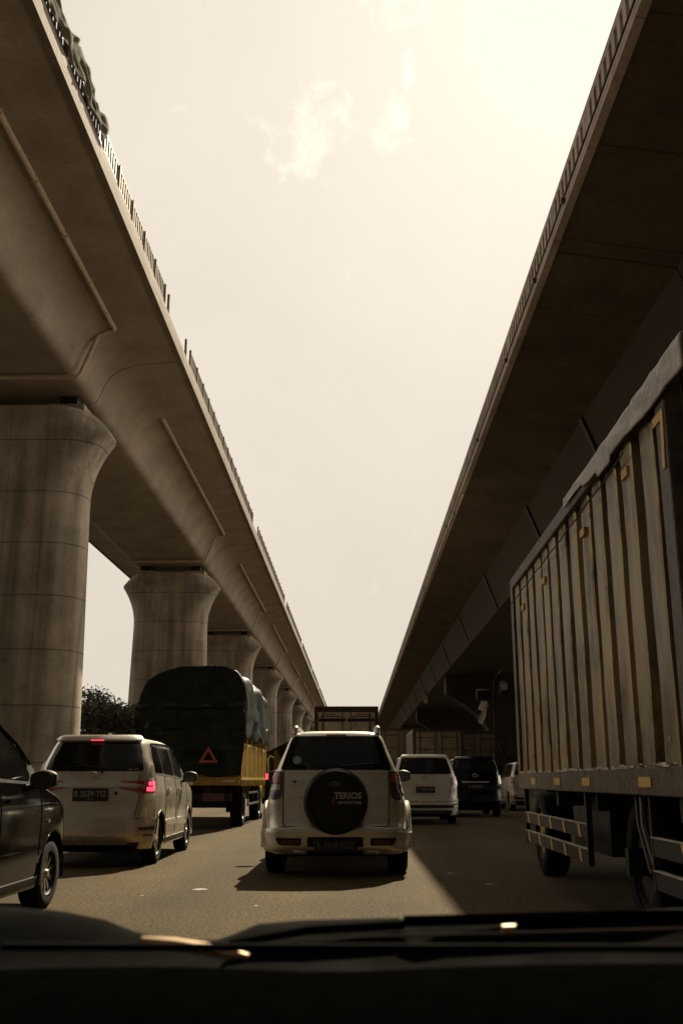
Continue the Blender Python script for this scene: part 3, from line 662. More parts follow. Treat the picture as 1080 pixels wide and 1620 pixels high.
    b.patch('wrap', [(-.345, .275), (.335, .275), (.335, .465), (-.345, .465)], .06, rad=.02, nz=4, na=12, skirt=-.02).build('plate_recess', 'blackplastic', bp, smooth=True)
    for sx in (-1, 1):
        b.patch('wrap', [(sx * .42, .36), (sx * .68, .36), (sx * .72, .44), (sx * .42, .44)], .062, rad=.02, nz=4, na=8, skirt=-.03).build('lamp_recess', 'blackplastic', bp, smooth=True)
        b.patch('wrap', [(sx * .44, .375), (sx * .655, .375), (sx * .655, .418), (sx * .44, .418)], .068, rad=.008, nz=3, na=8, skirt=-.04).build('reflector', 'reflector', bp, smooth=True)
        lg = MB().tube([(sx * .43 - .07, .02, .285), (sx * .43 + .05, .02, .28), (sx * .43 + .09, .04, .29)], [.022, .026, .015], 8).build('tow_hook', 'silver', t, smooth=True)
    for x in (-.44, .43): MB().lathe([(.001, 0), (.014, 0), (.014, .03)], 12, 'y', (x, b.wrap(x, .548).y - .03, .553)).build('parking_sensor', 'trim', bp)
    pb_ = MB().box(-.255, .255, -.085, -.065, .275, .43).build('licence_plate', 'plate', t, bevel=.008)
    text_mesh('B 1948 FGZ', .098, 'plate_lettering', 'dimtext', pb_, (0, -.0862, .325), depth=.001, sx=.92, bold=.001)
    text_mesh('11 · 21', .035, 'plate_lettering', 'dimtext', pb_, (0, -.0862, .285), depth=.001)
    # spare wheel in its cover
    c = MB(); R_ = .375; yb_ = .03
    c.lathe([(R_ * .93, yb_ + .06), (R_, yb_ + .02), (R_ * 1.01, yb_ - .08), (R_ * .985, yb_ - .15), (R_ * .93, yb_ - .185), (R_ * .80, yb_ - .195), (R_ * .775, yb_ - .188), (R_ * .75, yb_ - .195), (R_ * .4, yb_ - .205), (.001, yb_ - .205)], 64, 'y', (0, 0, 0))
    c.lathe([(R_ * 1.0, yb_ - .03), (R_ * 1.025, yb_ - .045), (R_ * 1.0, yb_ - .06)], 64, 'y')
    sp_ = c.build('spare_wheel', 'cover', t, smooth=True, auto=30); sp_.location = (0, 0, .855)
    MB().tube([(0, .1, .855), (0, .02, .855)], .12, 12).build('spare_wheel_mount', 'blackplastic', t)
    ys_ = yb_ - .2065
    text_mesh('TERIOS', .098, 'cover_lettering', 'wtext', sp_, (.145, ys_ + .003, .035), sx=1.02, bold=.0035)
    text_mesh('ADVENTURE', .047, 'cover_lettering', 'wtext', sp_, (.165, ys_ + .003, -.025), sx=1.05, bold=.001)
    rm = MB().box(-.045, -.005, ys_ + .001, ys_ + .004, -.03, .055).build('cover_stripe', 'reflector', sp_)
    lg = MB(); lg.tube([(.045 * cos(a) * 1.4 - .005, ys_ + .003, .195 + .028 * sin(a)) for a in [2 * pi * k / 24 for k in range(25)]], .004, 6)
    lg.prism([(-.045, .185), (.03, .185), (.055, .207), (-.018, .207), (-.03, .198), (.01, .198), (.005, .193), (-.045, .192)], ys_, ys_ + .004); lg.build('emblem', 'dimtext', sp_)
    # rails and mirrors
    for sx in (-1, 1):
        r = MB(); r.tube([(sx * .515, .42, 1.66), (sx * .515, .46, 1.715), (sx * .515, .62, 1.745), (sx * .505, 1.3, 1.755), (sx * .50, 2.0, 1.74), (sx * .50, 2.2, 1.68)], [.03, .034, .028, .026, .026, .02], 8); r.build('roof_rail', 'alloy', t, smooth=True)
        mirror(t, sx * .80, 2.75, 1.16, sx)
        for (a, z) in (([(.40, 1.28), (1.0, 1.28), (1.0, 1.56), (.62, 1.56)], 0), ([(1.08, 1.28), (1.85, 1.28), (1.85, 1.57), (1.08, 1.57)], 0), ([(1.93, 1.28), (2.75, 1.25), (2.35, 1.56), (1.93, 1.57)], 0)):
            b.patch('side', a, .005, side=sx, rad=.03, nz=6, na=8).build('side_window', 'glass', t, smooth=True)
    wp = MB(); wp.tube([(.02, b.wrap(.02, 1.225).y - .01, 1.235), (.05, b.wrap(.1, 1.27).y - .028, 1.26), (.46, b.wrap(.46, 1.30).y - .02, 1.295)], .009, 6); wp.build('wiper', 'blackplastic', t, smooth=True)
    MB().box(-.12, .12, .29, .31, 1.632, 1.648).build('high_stop_lamp', 'redlamp', t)
    return t
suv()

# ------------------------------------------------------------------ people carriers
VB = Body([
 (.22, .78, .14, 4.0, .2, .05, .3), (.30, .80, .05, 4.1, .24, .08, .4), (.42, .815, .02, 4.17, .26, .09, .5), (.60, .825, .03, 4.19, .26, .09, .5), (.75, .828, .05, 4.17, .24, .09, .5), (.90, .825, .06, 4.12, .22, .08, .5),
 (.98, .815, .07, 3.95, .2, .08, .45), (1.06, .80, .08, 3.45, .18, .08, .3), (1.13, .785, .09, 3.25, .17, .08, .25), (1.22, .76, .11, 3.05, .17, .08, .25), (1.30, .74, .14, 2.93, .17, .08, .25), (1.45, .69, .22, 2.68, .17, .08, .25),
 (1.58, .64, .29, 2.42, .17, .08, .25), (1.63, .60, .32, 2.3, .17, .08, .25), (1.66, .54, .37, 2.15, .17, .08, .25), (1.68, .42, .5, 1.95, .17, .06, .2), (1.69, .2, .75, 1.7, .1, .03, .1), (1.692, .05, 1.0, 1.4, .02, 0, .02)], side_k=.04)
def mpv(label, loc, rz=0, paint='silver_warm', kind='a', num='B 2539 TIZ', scale=(1, 1, 1), group=None, lit=True, name='people_carrier', front=False, sub='10·23'):
    t = thing(name, label, 'car', loc, rz, group); t.scale = scale
    b = VB; bo = b.shell().build('body', paint, t, smooth=True, auto=40)
    ya, yb = .77, 3.42
    cut_arches(bo, [(sx * .55, sx * 1.2, y, .32, .37) for sx in (-1, 1) for y in (ya, yb)])
    for sx in (-1, 1):
        for y in (ya, yb): wheel(t, sx * .695, y, .305, .19, sx, spokes=10 if front else 5, style=1 if front else 0)
        for y in (ya, yb):
            fm = MB(); P = [(sx * (.822 if y == ya else .818), y + .378 * cos(radians(-12 + 204 * i / 24)), .32 + .378 * sin(radians(-12 + 204 * i / 24))) for i in range(25)]
            fm.tube([(b.warp(p[0], p[1]), p[1], p[2]) for p in P], .012, 6); fm.build('wheel_arch', paint, t, smooth=True)
        # side glass: dark band then panes
        b.patch('side', [(.40, 1.17), (3.0, 1.10), (3.02, 1.14), (2.32, 1.60), (.62, 1.60), (.44, 1.45)], .003, side=sx, rad=.05, nz=14, na=30).build('window_band', 'trim', t, smooth=True)
        for nm, P in (('side_window', [(.50, 1.20), (1.05, 1.19), (1.05, 1.57), (.66, 1.57), (.52, 1.42)]), ('side_window', [(1.11, 1.19), (1.92, 1.165), (1.92, 1.575), (1.11, 1.575)]), ('side_window', [(1.99, 1.165), (2.68, 1.14), (2.72, 1.20), (2.26, 1.575), (1.99, 1.575)])):
            b.patch('side', P, .004, side=sx, off=.004, rad=.03, nz=8, na=10).build(nm, 'glass', t, smooth=True)
        vz = MB(); vz.tube([b.side(y, z, sx) + Vector((sx * .02, 0, 0)) for y, z in ((.66, 1.585), (1.2, 1.60), (2.2, 1.60), (2.5, 1.45), (2.72, 1.28))], .014, 6); vz.build('rain_visor', 'glass', t, smooth=True)
        for a in (1.08, 1.96):
            b.strip('side', [(a, 1.15), (a, .50), (a + (.0), .36)], .005, sx, th=.001).build('door_seam', 'trim', t)
        b.strip('side', [(2.98, 1.08), (2.98, .36)], .005, sx, th=.001).build('door_seam', 'trim', t)
        for a in (1.20, 2.08): b.patch('side', [(a, .955), (a + .17, .955), (a + .17, .99), (a, .99)], .03, side=sx, rad=.012, nz=3, na=6).build('door_handle', 'chrome' if kind == 'a' else paint, t, smooth=True)
        b.patch('side', [(1.12, .50), (2.95, .44), (2.95, .50), (2.5, .56), (1.12, .56)], .02, side=sx, rad=.02, nz=5, na=14).build('side_moulding', paint, t, smooth=True)
        b.patch('side', [(1.2, .20 + .05), (3.0, .25), (3.0, .32), (1.2, .32)], .012, side=sx, rad=.02, nz=3, na=8).build('sill', 'blackplastic', t, smooth=True)
        mirror(t, sx * .79, 2.62, 1.15, sx)
        b.patch('side', [(3.16, .77), (3.21, .77), (3.21, .80), (3.16, .80)], .012, side=sx, rad=.012, nz=3, na=4).build('side_marker', 'clearlamp', t, smooth=True)
    MB().box(-.6, .6, .25, 3.9, .18, .25).build('underbody', 'chassis', t)
    # rear glass
    b.patch('wrap', [(-.68, 1.215), (.68, 1.215), (.645, 1.36), (.57, 1.60), (-.57, 1.60), (-.645, 1.36)], .005, rad=.05, nz=12, na=24).build('rear_window', 'glass', t, smooth=True)
    b.patch('wrap', [(.05, 1.25), (.60, 1.25), (.53, 1.56), (.05, 1.56)], .002, off=.005, rad=.02, nz=8, na=12, skirt=.001).build('painted_window_reflection', 'glass_reflection', t, smooth=True)  # paler half pane painted in as a reflection on the rear glass
    sp = b.patch('wrap', [(-.60, 1.60), (.60, 1.60), (.56, 1.655), (-.56, 1.655)], .05, rad=.02, nz=4, na=20).build('spoiler', paint, t, smooth=True)
    hl = MB()
    for i in range(6): x = -.075 + i * .03; hl.box(x - .009, x + .009, b.wrap(0, 1.62).y - .062, b.wrap(0, 1.62).y - .045, 1.618, 1.632)
    hl.build('high_stop_lamp', 'redlit' if lit and kind == 'a' else 'redlamp', sp)
    tg = b.strip('wrap', [(-.62, 1.18), (-.66, .95), (-.60, .62), (-.5, .575), (.5, .575), (.60, .62), (.66, .95), (.62, 1.18)], .006, th=.001).build('tailgate_seam', 'trim', t)
    lq = b.strip('side', [(3.4 - .95, .2), (3.4 - .95, .2)], .001, 1)
    # bumper
    bp = b.patch('wrap', [(-1.15, .33), (-1.12, .60), (-.66, .63), (-.5, .56), (.5, .56), (.66, .63), (1.12, .60), (1.15, .33), (.6, .29), (-.6, .29)], .02, rad=.03, nz=12, na=50, skirt=.02).build('rear_bumper', paint, t, smooth=True, auto=50)
    b.patch('wrap', [(-.62, .23), (.62, .23), (.70, .33), (-.70, .33)], .012, rad=.02, nz=4, na=16).build('lower_valance', 'blackplastic', t, smooth=True)
    b.patch('wrap', [(-.72, .40), (-.60, .345), (.60, .345), (.72, .40), (.60, .375), (-.60, .375)], .035, rad=.004, nz=5, na=30, skirt=-.01).build('bumper_crease', paint, bp, smooth=True)
    for sx in (-1, 1):
        b.patch('wrap', [(sx * .66, .46), (sx * .92, .46), (sx * .92, .52), (sx * .66, .50)], .026, rad=.01, nz=3, na=8, skirt=-.01).build('reflector', 'reflector', bp, smooth=True)
        b.strip('wrap', [(sx * .72, .40), (sx * .95, .40), (sx * 1.0, .50), (sx * .98, .66)], .009, th=.024).build('bumper_vent', 'trim', bp)
        if kind == 'a':
            l = b.patch('wrap', [(sx * .70, .925), (sx * .97, .925), (sx * .96, 1.10), (sx * .87, 1.32), (sx * .82, 1.34), (sx * .73, 1.10)], .022, rad=.015, nz=12, na=8).build('tail_lamp', 'redlamp', t, smooth=True)
            b.patch('wrap', [(sx * .745, 1.115), (sx * .93, 1.115), (sx * .85, 1.31), (sx * .80, 1.31)], .026, rad=.015, nz=8, na=6).build('clear_lens', 'clearlamp', l, smooth=True)
            b.patch('wrap', [(sx * .73, .955), (sx * .85, .955), (sx * .85, 1.01), (sx * .73, 1.01)], .028, rad=.012, nz=4, na=6).build('lit_lens', 'redlit', l, smooth=True)
            b.patch('wrap', [(sx * .75, 1.03), (sx * .85, 1.03), (sx * .85, 1.075), (sx * .75, 1.075)], .028, rad=.012, nz=4, na=6).build('lit_lens', 'redlit', l, smooth=True)
            b.patch('wrap', [(sx * .36, 1.055), (sx * .70, 1.045), (sx * .70, 1.09), (sx * .36, 1.085)], .016, rad=.008, nz=3, na=8).build('tailgate_lamp', 'redlamp', t, smooth=True)
            b.patch('wrap', [(sx * .40, .99), (sx * .70, .925), (sx * .70, .99), (sx * .36, 1.005)], .016, rad=.008, nz=3, na=8).build('tailgate_lamp', 'redlamp', t, smooth=True)
        else:
            l = b.patch('wrap', [(sx * .70, .93), (sx * .95, .93), (sx * .99, 1.10), (sx * .80, 1.17), (sx * .70, 1.14)], .022, rad=.02, nz=8, na=8).build('tail_lamp', 'clearlamp' if kind == 'c' else 'redlamp', t, smooth=True)
            if kind == 'b' : b.patch('wrap', [(sx * .74, .98), (sx * .86, .98), (sx * .86, 1.06), (sx * .74, 1.06)], .027, rad=.02, nz=4, na=6).build('clear_lens', 'clearlamp', l, smooth=True)
    if kind == 'a':
        b.patch('wrap', [(-.72, 1.035), (-.40, 1.01), (.40, 1.01), (.72, 1.035), (.45, 1.062), (.30, 1.095), (-.30, 1.095), (-.45, 1.062)], .024, rad=.006, nz=5, na=34, skirt=.01).build('chrome_strip', 'chrome', t, smooth=True)
    else:
        b.patch('wrap', [(-.42, .95), (.42, .95), (.42, .995), (-.42, .995)], .02, rad=.015, nz=3, na=16).build('chrome_strip', 'chrome' if kind == 'c' else paint, t, smooth=True)
        if kind == 'b':
            b.patch('wrap', [(-.36, .72), (.36, .72), (.44, .95), (-.44, .95)], .010, rad=.03, nz=5, na=16).build('plate_recess', paint, t, smooth=True)
            b.strip('wrap', [(-.95, .57), (-.7, .56), (.7, .56), (.95, .57)], .016, th=.02).build('bumper_ridge', 'chrome', bp)
            b.patch('wrap', [(-.62, .30), (.62, .30), (.74, .47), (-.74, .47)], .024, rad=.05, nz=6, na=20, skirt=-.005).build('diffuser', 'blackplastic', bp, smooth=True)
    z0, z1 = (.83, .995) if kind == 'a' else (.76, .91)
    plate(b, t, z0, z1, num, sub=sub)
    em = MB(); ye = b.wrap(0, 1.15).y - .012
    em.tube([(.075 * cos(2 * pi * k / 24), ye, 1.155 + .05 * sin(2 * pi * k / 24)) for k in range(25)], .007, 6); 
    if kind == 'a': em.tube([(.03 * cos(2 * pi * k / 16), ye, 1.155 + .048 * sin(2 * pi * k / 16)) for k in range(17)], .005, 6); em.tube([(.05 * cos(2 * pi * k / 16), ye, 1.172 + .02 * sin(2 * pi * k / 16)) for k in range(17)], .005, 6)
    else: em.tube([(.045, ye, 1.185), (-.03, ye, 1.165), (.03, ye, 1.145), (-.045, ye, 1.125)], .009, 6)
    em.build('emblem', 'chrome', t, smooth=True)
    if kind == 'a':
        text_mesh('AVANZA', .032, 'badge', 'badge', t, (-.55, b.wrap(-.5, 1.165).y - .007, 1.165), sx=1.3)
        text_mesh('G', .05, 'badge', 'badge', t, (.57, b.wrap(.55, 1.14).y - .010, 1.135), sx=1.3)
        text_mesh('DUAL VVT-i', .028, 'badge', 'wtext', t, (.52, b.wrap(.52, 1.235).y - .012, 1.232), rot=(radians(65), 0, 0), sx=1.2)
        sf = MB(); sf.prism([(.95, 1.685), (1.20, 1.685), (1.0, 1.745), (.93, 1.75)], -.018, .018, axis='x'); sf.build('roof_antenna', paint, t)
        kh = MB(); kh.lathe([(.001, 0), (.022, 0), (.022, .01)], 14, 'y'); o = kh.build('lock', 'blackplastic', t); o.location = (.33, b.wrap(.33, .93).y - .009, .93)
    wp = MB(); w0 = b.wrap(.08, 1.20); wp.tube([(.13, b.wrap(.13, 1.19).y - .02, 1.19), (.10, b.wrap(.1, 1.27).y - .03, 1.255), (-.05, b.wrap(0, 1.27).y - .03, 1.275), (-.45, b.wrap(-.45, 1.26).y - .02, 1.27)], [.016, .013, .009, .008], 6); wp.build('wiper', 'blackplastic', t, smooth=True)
    return t
M['glass_reflection'] = mk('painted_glass_reflection', (.014, .0135, .012), .11, var=.15)  # reflection tone put into the glass colour
mpv('silver people carrier with its right brake lamp lit, behind the dark car on the left', (-3.50, 13.6, 0.0), radians(.6), sub='10·23')
mpv('dark brown car cut by the left edge, its front wheel and mirror in view', (-3.53, 5.92, 0), 0, 'dark_brown_paint', 'b', 'B 1127 KYZ', scale=(1, 1.02, .96), front=True, name='parked_dark_car'.replace('parked_', ''))
mpv('silver people carrier with unlit lamps, just beyond the right of the off-road car', (1.80, 26.6, 0), 0, 'white_paint', 'b', 'F 1347 HN', scale=(1.04, 1, 1.03), sub='09·22')
mpv('black people carrier with pale lamps, beside the silver car in the right lanes', (3.72, 32.0, 0), 0, 'black_paint', 'c', 'B 1206 PVR', scale=(1.03, 1, 1.07), sub='04·22')
mpv('silver car partly hidden behind the container truck', (6.55, 38.0, 0), 0, 'silver', 'b', 'B 1802 UKL', scale=(1.03, 1, 1.05), sub='02·22')
mpv('dark car roof showing between the black people carrier and the hidden silver car', (6.95, 52, 0), 0, 'black_paint', 'b', 'B 1560 TFE', scale=(1.03, 1, 1.05), sub='07·23')

# ------------------------------------------------------------------ tarpaulin truck
def truck_tarp():
    t = thing('cargo_truck', 'yellow slat sided truck loaded high under a dark green tarpaulin', 'truck', (-3.92, 24.3, 0))
    hw = 1.19; L = 6.6
    bed = MB(); bed.box(-hw, hw, .02, L, 1.02, 1.16); bed.build('bed', 'yellow', t, bevel=.01)
    rb = MB(); rb.box(-hw, hw, -.03, .02, .98, 1.17); rb.build('rear_beam', 'yellow', t, bevel=.01)
    for sx in (-1, 1):
        l = MB().box(sx * .92 - .16, sx * .92 + .16, -.05, -.03, 1.04, 1.12).build('tail_lamp', 'redlamp', t, bevel=.008)
    MB().box(-.02, .10, -.04, -.03, .98, 1.12).build('latch', 'chrome', t, bevel=.005)
    for sx in (-1, 1):
        s = MB(); x = sx * hw
        n = 30
        for i in range(n): y = .06 + (L - .12) * i / (n - 1); s.box(x - .03, x + .03, y - .035, y + .035, 1.17, 1.92)
        s.box(x - .012, x + .012, .04, L, 1.17, 1.90)
        for z in (1.90, 2.14, 2.36): s.box(x - .03, x + .03, .03, L, z, z + .07)
        for i in range(7): y = .06 + (L - .12) * i / 6; s.box(x - .045, x + .045, y - .05, y + .05, 1.17, 2.46)
        s.build('side_slats', 'yellow', t)
        low = MB(); low.box(x - .035, x + .035, .03, L, 1.10, 1.17)
        for i in range(16): y = .2 + (L - .4) * i / 15; low.box(x - .02, x + .04, y - .03, y + .03, .96, 1.10)
        low.build('side_rail', 'yellow', t)
    # tarp: lofted sections along y
    rows = []; n = 44
    for i in range(n + 1):
        y = -.09 + (L + .1) * i / n; u = i / n; hump = .10 * sin(u * 3 * 2 * pi + 1.2) - .10 * u * 1.0
        drop = .0 if i > 0 else .0
        base = [(-1.27, 2.15), (-1.30, 2.45), (-1.28, 2.82), (-1.20, 2.87), (-1.17, 3.08), (-1.05, 3.35), (-.70, 3.54), (-.26, 3.66), (.4, 3.67), (.89, 3.66), (1.08, 3.58), (1.20, 3.37), (1.26, 2.95), (1.30, 2.60), (1.285, 2.32), (1.27, 2.20)]
        base = fillet(base, .12, closed=False, n=4); ring = []
        for j, (x, z) in enumerate(base):
            nz_ = mnoise.noise(Vector((x * 1.4, y * 1.6, z * 1.7))) * .10 + mnoise.noise(Vector((x * 4, y * 5.2, z * 3))) * .05
            zz = z + (hump * max(0, (z - 2.5)) + nz_); xx = x * (1 + .05 * sin(u * 6 * pi + .7) * (z > 2.5)) + nz_ * .7
            if z < 2.5 and x > 0: zz -= .22 * abs(sin(y * 1.5 + .4)) - .05
            ring.append((xx, y, zz))
        rows.append(ring)
    tp = MB(); tp.grid(rows); nj = len(rows[0])
    # rear curtain
    R0 = rows[0]; G = []
    zmin = 1.19
    for k in range(51):
        v = k / 50; row = []
        for (x, y, z) in R0:
            # pair points down towards the hem
            zt = z; zb = zmin + .03 * sin(x * 7); zz = zt + (zb - zt) * v; xx = x if abs(x) < 1.22 else (1.22 + (abs(x) - 1.22) * (1 - v)) * (1 if x > 0 else -1)
            w_ = .09 * mnoise.noise(Vector((xx * 2.2 + zz, zz * 2.5, 7))) + .05 * mnoise.noise(Vector((xx * 6, zz * 4 - xx * 2, 3))) + .02 * sin(xx * 6 + 2 * mnoise.noise(Vector((xx, zz * 2, 0))))
            fold = .05 if abs(zz - 2.80) < .04 else (.03 if abs(zz - 2.30) < .03 or abs(zz - 1.8) < .03 else 0)
            row.append((xx, y - .03 * min(1, v * 6) - w_ * min(1, v * 4) - fold * min(1, v * 5), zz))
        G.append(row)
    tp.grid(G)
    o = tp.build('tarpaulin', 'tarp', t, smooth=True, recalc=False); md = o.modifiers.new('s', 'SOLIDIFY'); md.thickness = .015
    # close the sides of the curtain above the bed
    for pts in ([(-1.0, -.12, 3.3), (-.9, -.14, 2.2), (-.95, -.13, 1.3)], [(.1, -.12, 3.6), (.05, -.15, 2.4), (.08, -.13, 1.3)]): MB().tube(pts, .006, 5).build('tarp_rope', 'shirt', t)
    for y0 in (.1, 2.2, 4.4):
        MB().tube([(hw + .09, y0, 2.55), (hw + .05, y0 + .9, 1.95), (hw + .05, y0 + 1.8, 2.45)], .009, 5).build('tie_rope', 'wtext', t)
    tri = MB(); c = (.46, 1.62)
    def T(r): return [(c[0] + r * cos(radians(90 + 120 * k)), c[1] + r * .92 * sin(radians(90 + 120 * k))) for k in range(3)]
    A, B = T(.27), T(.15)
    for k in range(3):
        k2 = (k + 1) % 3; tri.add([(A[k][0], -.20, A[k][1]), (A[k2][0], -.20, A[k2][1]), (B[k2][0], -.20, B[k2][1]), (B[k][0], -.20, B[k][1]), (A[k][0], -.185, A[k][1]), (A[k2][0], -.185, A[k2][1]), (B[k2][0], -.185, B[k2][1]), (B[k][0], -.185, B[k][1])], [(0, 1, 2, 3), (7, 6, 5, 4), (0, 4, 5, 1), (2, 6, 7, 3)])
    tri.build('warning_triangle', 'tri', t)
    ch = MB(); ch.box(-.45, -.35, .1, L + .6, .72, .98); ch.box(.35, .45, .1, L + .6, .72, .98); ch.box(-1.0, 1.0, .0, .1, .62, .80); ch.box(-.9, .9, .8, 1.6, .45, 1.0); ch.build('chassis', 'chassis', t)
    pl_ = MB().box(.33, .83, -.02, .0, .62, .80).build('licence_plate', 'reflector', t)
    gd = MB()
    for z in (.48, .76): gd.box(hw - .02, hw + .01, 2.1, 4.6, z, z + .05)
    for y in (2.1, 3.4, 4.58): gd.box(hw - .03, hw, y, y + .04, .46, 1.02)
    gd.build('side_guard', 'chassis', t)
    for sx in (-1, 1):
        wheel(t, sx * 1.0, 1.45, .46, .28, sx, spokes=6, rimmat='container_frame'); wheel(t, sx * 1.0, 5.8, .46, .26, sx, spokes=6, rimmat='container_frame')
        MB().box(sx * 1.0 - .2, sx * 1.0 + .2, .70, .72, .35, 1.0).build('mud_flap', 'rubber', t)
    cb_ = MB(); cb_.prism([(6.75, .55), (8.5, .55), (8.55, 1.3), (8.2, 2.35), (6.75, 2.4)], -1.05, 1.05, axis='x'); cb_.build('cab', 'yellow', t, bevel=.05)
    return t
truck_tarp()

# ------------------------------------------------------------------ container lorry (right)
def container_truck():
    t = thing('container_truck', 'weathered brown corrugated container lorry filling the right side of the photo', 'truck', (1.885, 5.72, 0), radians(-.8))
    L = 6.85; Wd = 2.44; z0, z1 = 1.18, 3.42; per = .49
    # corrugated side built from a profile in (y, x)
    pr = []; y = .22
    nrib = int((L - .44) / per); per = (L - .44) / nrib
    for i in range(nrib):
        a = y + i * per; jt = .025 * sin(i * 2.7); dd = .006 * sin(i * 5.1); pr += [(a, .11), (a + .16 + jt, .11), (a + .185 + jt, .012 + dd), (a + .20 + jt, dd)] + [(a + .2 + jt + (per - .23 - jt) * q / 5, dd + .002 * sin(i * 3 + q * 1.7)) for q in range(1, 6)]
    pr.append((L - .22, .11))
    for name, flip in (('side_panel', False), ('side_panel', True)):
        m = MB(); rows = []
        nz = 30
        for j in range(nz + 1):
            z = z0 + (z1 - z0) * j / nz; row = []
            for (yy, xx) in pr:
                d = .006 * mnoise.noise(Vector((yy * 1.8, z * 1.6, 3))) + .0022 * mnoise.noise(Vector((yy * 7, z * 5, 8))); X = .03 + xx + d
                row.append((Wd - X if flip else X, yy, z))
            rows.append(row)
        m.grid(rows); m.build(name, 'container', t, smooth=True, auto=28, recalc=False)
    dents = MB()
    for xa in (0, Wd - .12):
        for y_ in (0, L - .20): MB().box(xa, xa + .12, y_, y_ + .20, 1.0, 3.56).build('corner_post', 'container_frame', t, bevel=.012)
    rl = MB(); rl.box(-.012, .10, .201, L - .201, 3.42, 3.55); rl.box(Wd - .1, Wd, .201, L - .201, 3.42, 3.55); rl.box(.12, Wd - .12, .0, .12, 3.42, 3.55); rl.box(.12, Wd - .12, L - .12, L, 3.42, 3.55); rl.build('top_rail', 'container_frame', t, bevel=.01)
    bl = MB(); bl.box(-.015, .12, .201, L - .201, 1.0, 1.18); bl.box(Wd - .12, Wd, .201, L - .201, 1.0, 1.18); bl.box(.12, Wd - .12, .0, .12, 1.0, 1.18); bl.box(.12, Wd - .12, L - .12, L, 1.0, 1.18); bl.build('bottom_rail', 'container_frame', t, bevel=.01)
    MB().box(.06, Wd - .06, .05, L - .05, 3.48, 3.52).build('roof', 'container', t)
    MB().box(.05, Wd - .05, .05, L - .05, 1.02, 1.10).build('floor', 'chassis', t)
    for y_, yy in ((.06, .1), (L - .1, L - .06)): MB().box(.12, Wd - .12, y_, yy, 1.18, 3.42).build('end_wall', 'container', t)
    # bare metal chips along the bottom rail and panels
    cp = MB(); rnd = random.Random(3)
    for i in range(230):
        yy = .25 + (L - .5) * rnd.random(); s_ = .006 + .02 * rnd.random() ** 2
        if rnd.random() < .62:
            z = 1.182 + .02 * rnd.random() ** 3
            cp.box(-.019, -.012, yy - s_ * 3.4, yy + s_ * 3.4, z - s_ * .35, z + s_ * .35)
        else:
            z = 1.19 + abs(rnd.gauss(0, .12)); ph = ((yy - .22) % per)
            if .21 < ph < per - .05 :
                k = 7; cp.add([(.022, yy + s_ * .6 * rnd.uniform(.4, 1) * cos(2 * pi * q / k), z + s_ * 1.3 * rnd.uniform(.4, 1) * sin(2 * pi * q / k)) for q in range(k)], [tuple(range(k))])
    cp.build('bare_metal_chips', 'chipped', t)['kind'] = 'stuff'
    for yy, z in ((1.055, 3.20), (2.53, 3.13), (4.50, 3.10), (5.98, 3.07)):
        MB().box(.008, .040, yy - .08, yy + .08, z - .03, z + .035).build('yellow_mark', 'yellow_mark', t)
    for yy, z in ((1.02, 1.09), (2.85, 1.09), (4.17, 1.09), (5.6, 1.09)): MB().box(-.022, -.016, yy - .15, yy + .15, z - .035, z + .03).build('yellow_mark', 'yellow_mark', t)
    n7 = MB(); n7.box(-.008, -.001, .02, .24, 3.24, 3.30); n7.add([(-.008, .02, 3.24), (-.008, .075, 3.24), (-.008, .105, 2.93), (-.008, .055, 2.93), (-.002, .02, 3.24), (-.002, .075, 3.24), (-.002, .105, 2.93), (-.002, .055, 2.93)], [(0, 1, 2, 3), (7, 6, 5, 4), (0, 4, 5, 1), (2, 6, 7, 3), (1, 5, 6, 2), (0, 3, 7, 4)]); n7.build('painted_number', 'yellow_mark', t)
    # silver tarpaulin edge hanging over the top rail at the rear
    rows = []
    for i in range(84):
        yy = -.50 + i * .0425; u = i / 83; row = []; ln = .22 - .11 * u + .02 * mnoise.noise(Vector((yy * 1.5, 1, 4))) + (.05 if 1.25 < yy < 1.7 else 0) - (.04 if yy > 2.2 else 0)
        for j in range(16):
            v = j / 15
            if v < .3: x = .35 - .372 * (v / .3); z = 3.566
            else:
                q = (v - .3) / .7; x = -.020 - .006 * abs(mnoise.noise(Vector((yy * 3 + q * 1.4, q * 1.5, 9)))) * 2 - .005 * max(0, sin(yy * 9 + 4 * q + 3 * sin(yy * 2))) ** 6; z = 3.566 - ln * q
            row.append((x, yy, z))
        rows.append(row)
    m = MB(); m.grid(rows); o = m.build('tarp_edge', 'tarp_silver', t, smooth=True, recalc=False); o.modifiers.new('s', 'SOLIDIFY').thickness = .01
    rp = MB(); rp.tube([(-.03, .9 + i * .13, 3.30 - .08 * (i / 44) ** .5 + .006 * sin(i * .9)) for i in range(45)], .007, 6); rp.build('lashing_rope', 'shirt', t)
    # underrun guards
    def guard(ya, yb, nm='side_guard'):
        g_ = MB(); w_ = MB(); ST = []
        for zt in (.735, .53):
            g_.box(.03, .06, ya, yb, zt - .115, zt); w_.box(.024, .062, ya, yb, zt + .0005, zt + .008)
            yy = ya + .25
            while yy < yb - .15:
                ST.append([(.026, yy, zt - .112), (.026, yy + .09, zt - .112), (.026, yy + .16, zt - .004), (.026, yy + .07, zt - .004)]); yy += .72
        g_.box(.025, .075, ya - .02, ya + .04, .40, 1.0); g_.box(.025, .075, yb - .04, yb, .40, 1.0)
        q = g_.build(nm, 'chassis', t, bevel=.005); w_.build('worn_edge', 'chipped', q)
        for P_ in ST: MB().add(P_, [(0, 1, 2, 3)]).build('hazard_stripe', 'yellow_mark', q)
    guard(3.15, 6.6); guard(.1, 1.15)
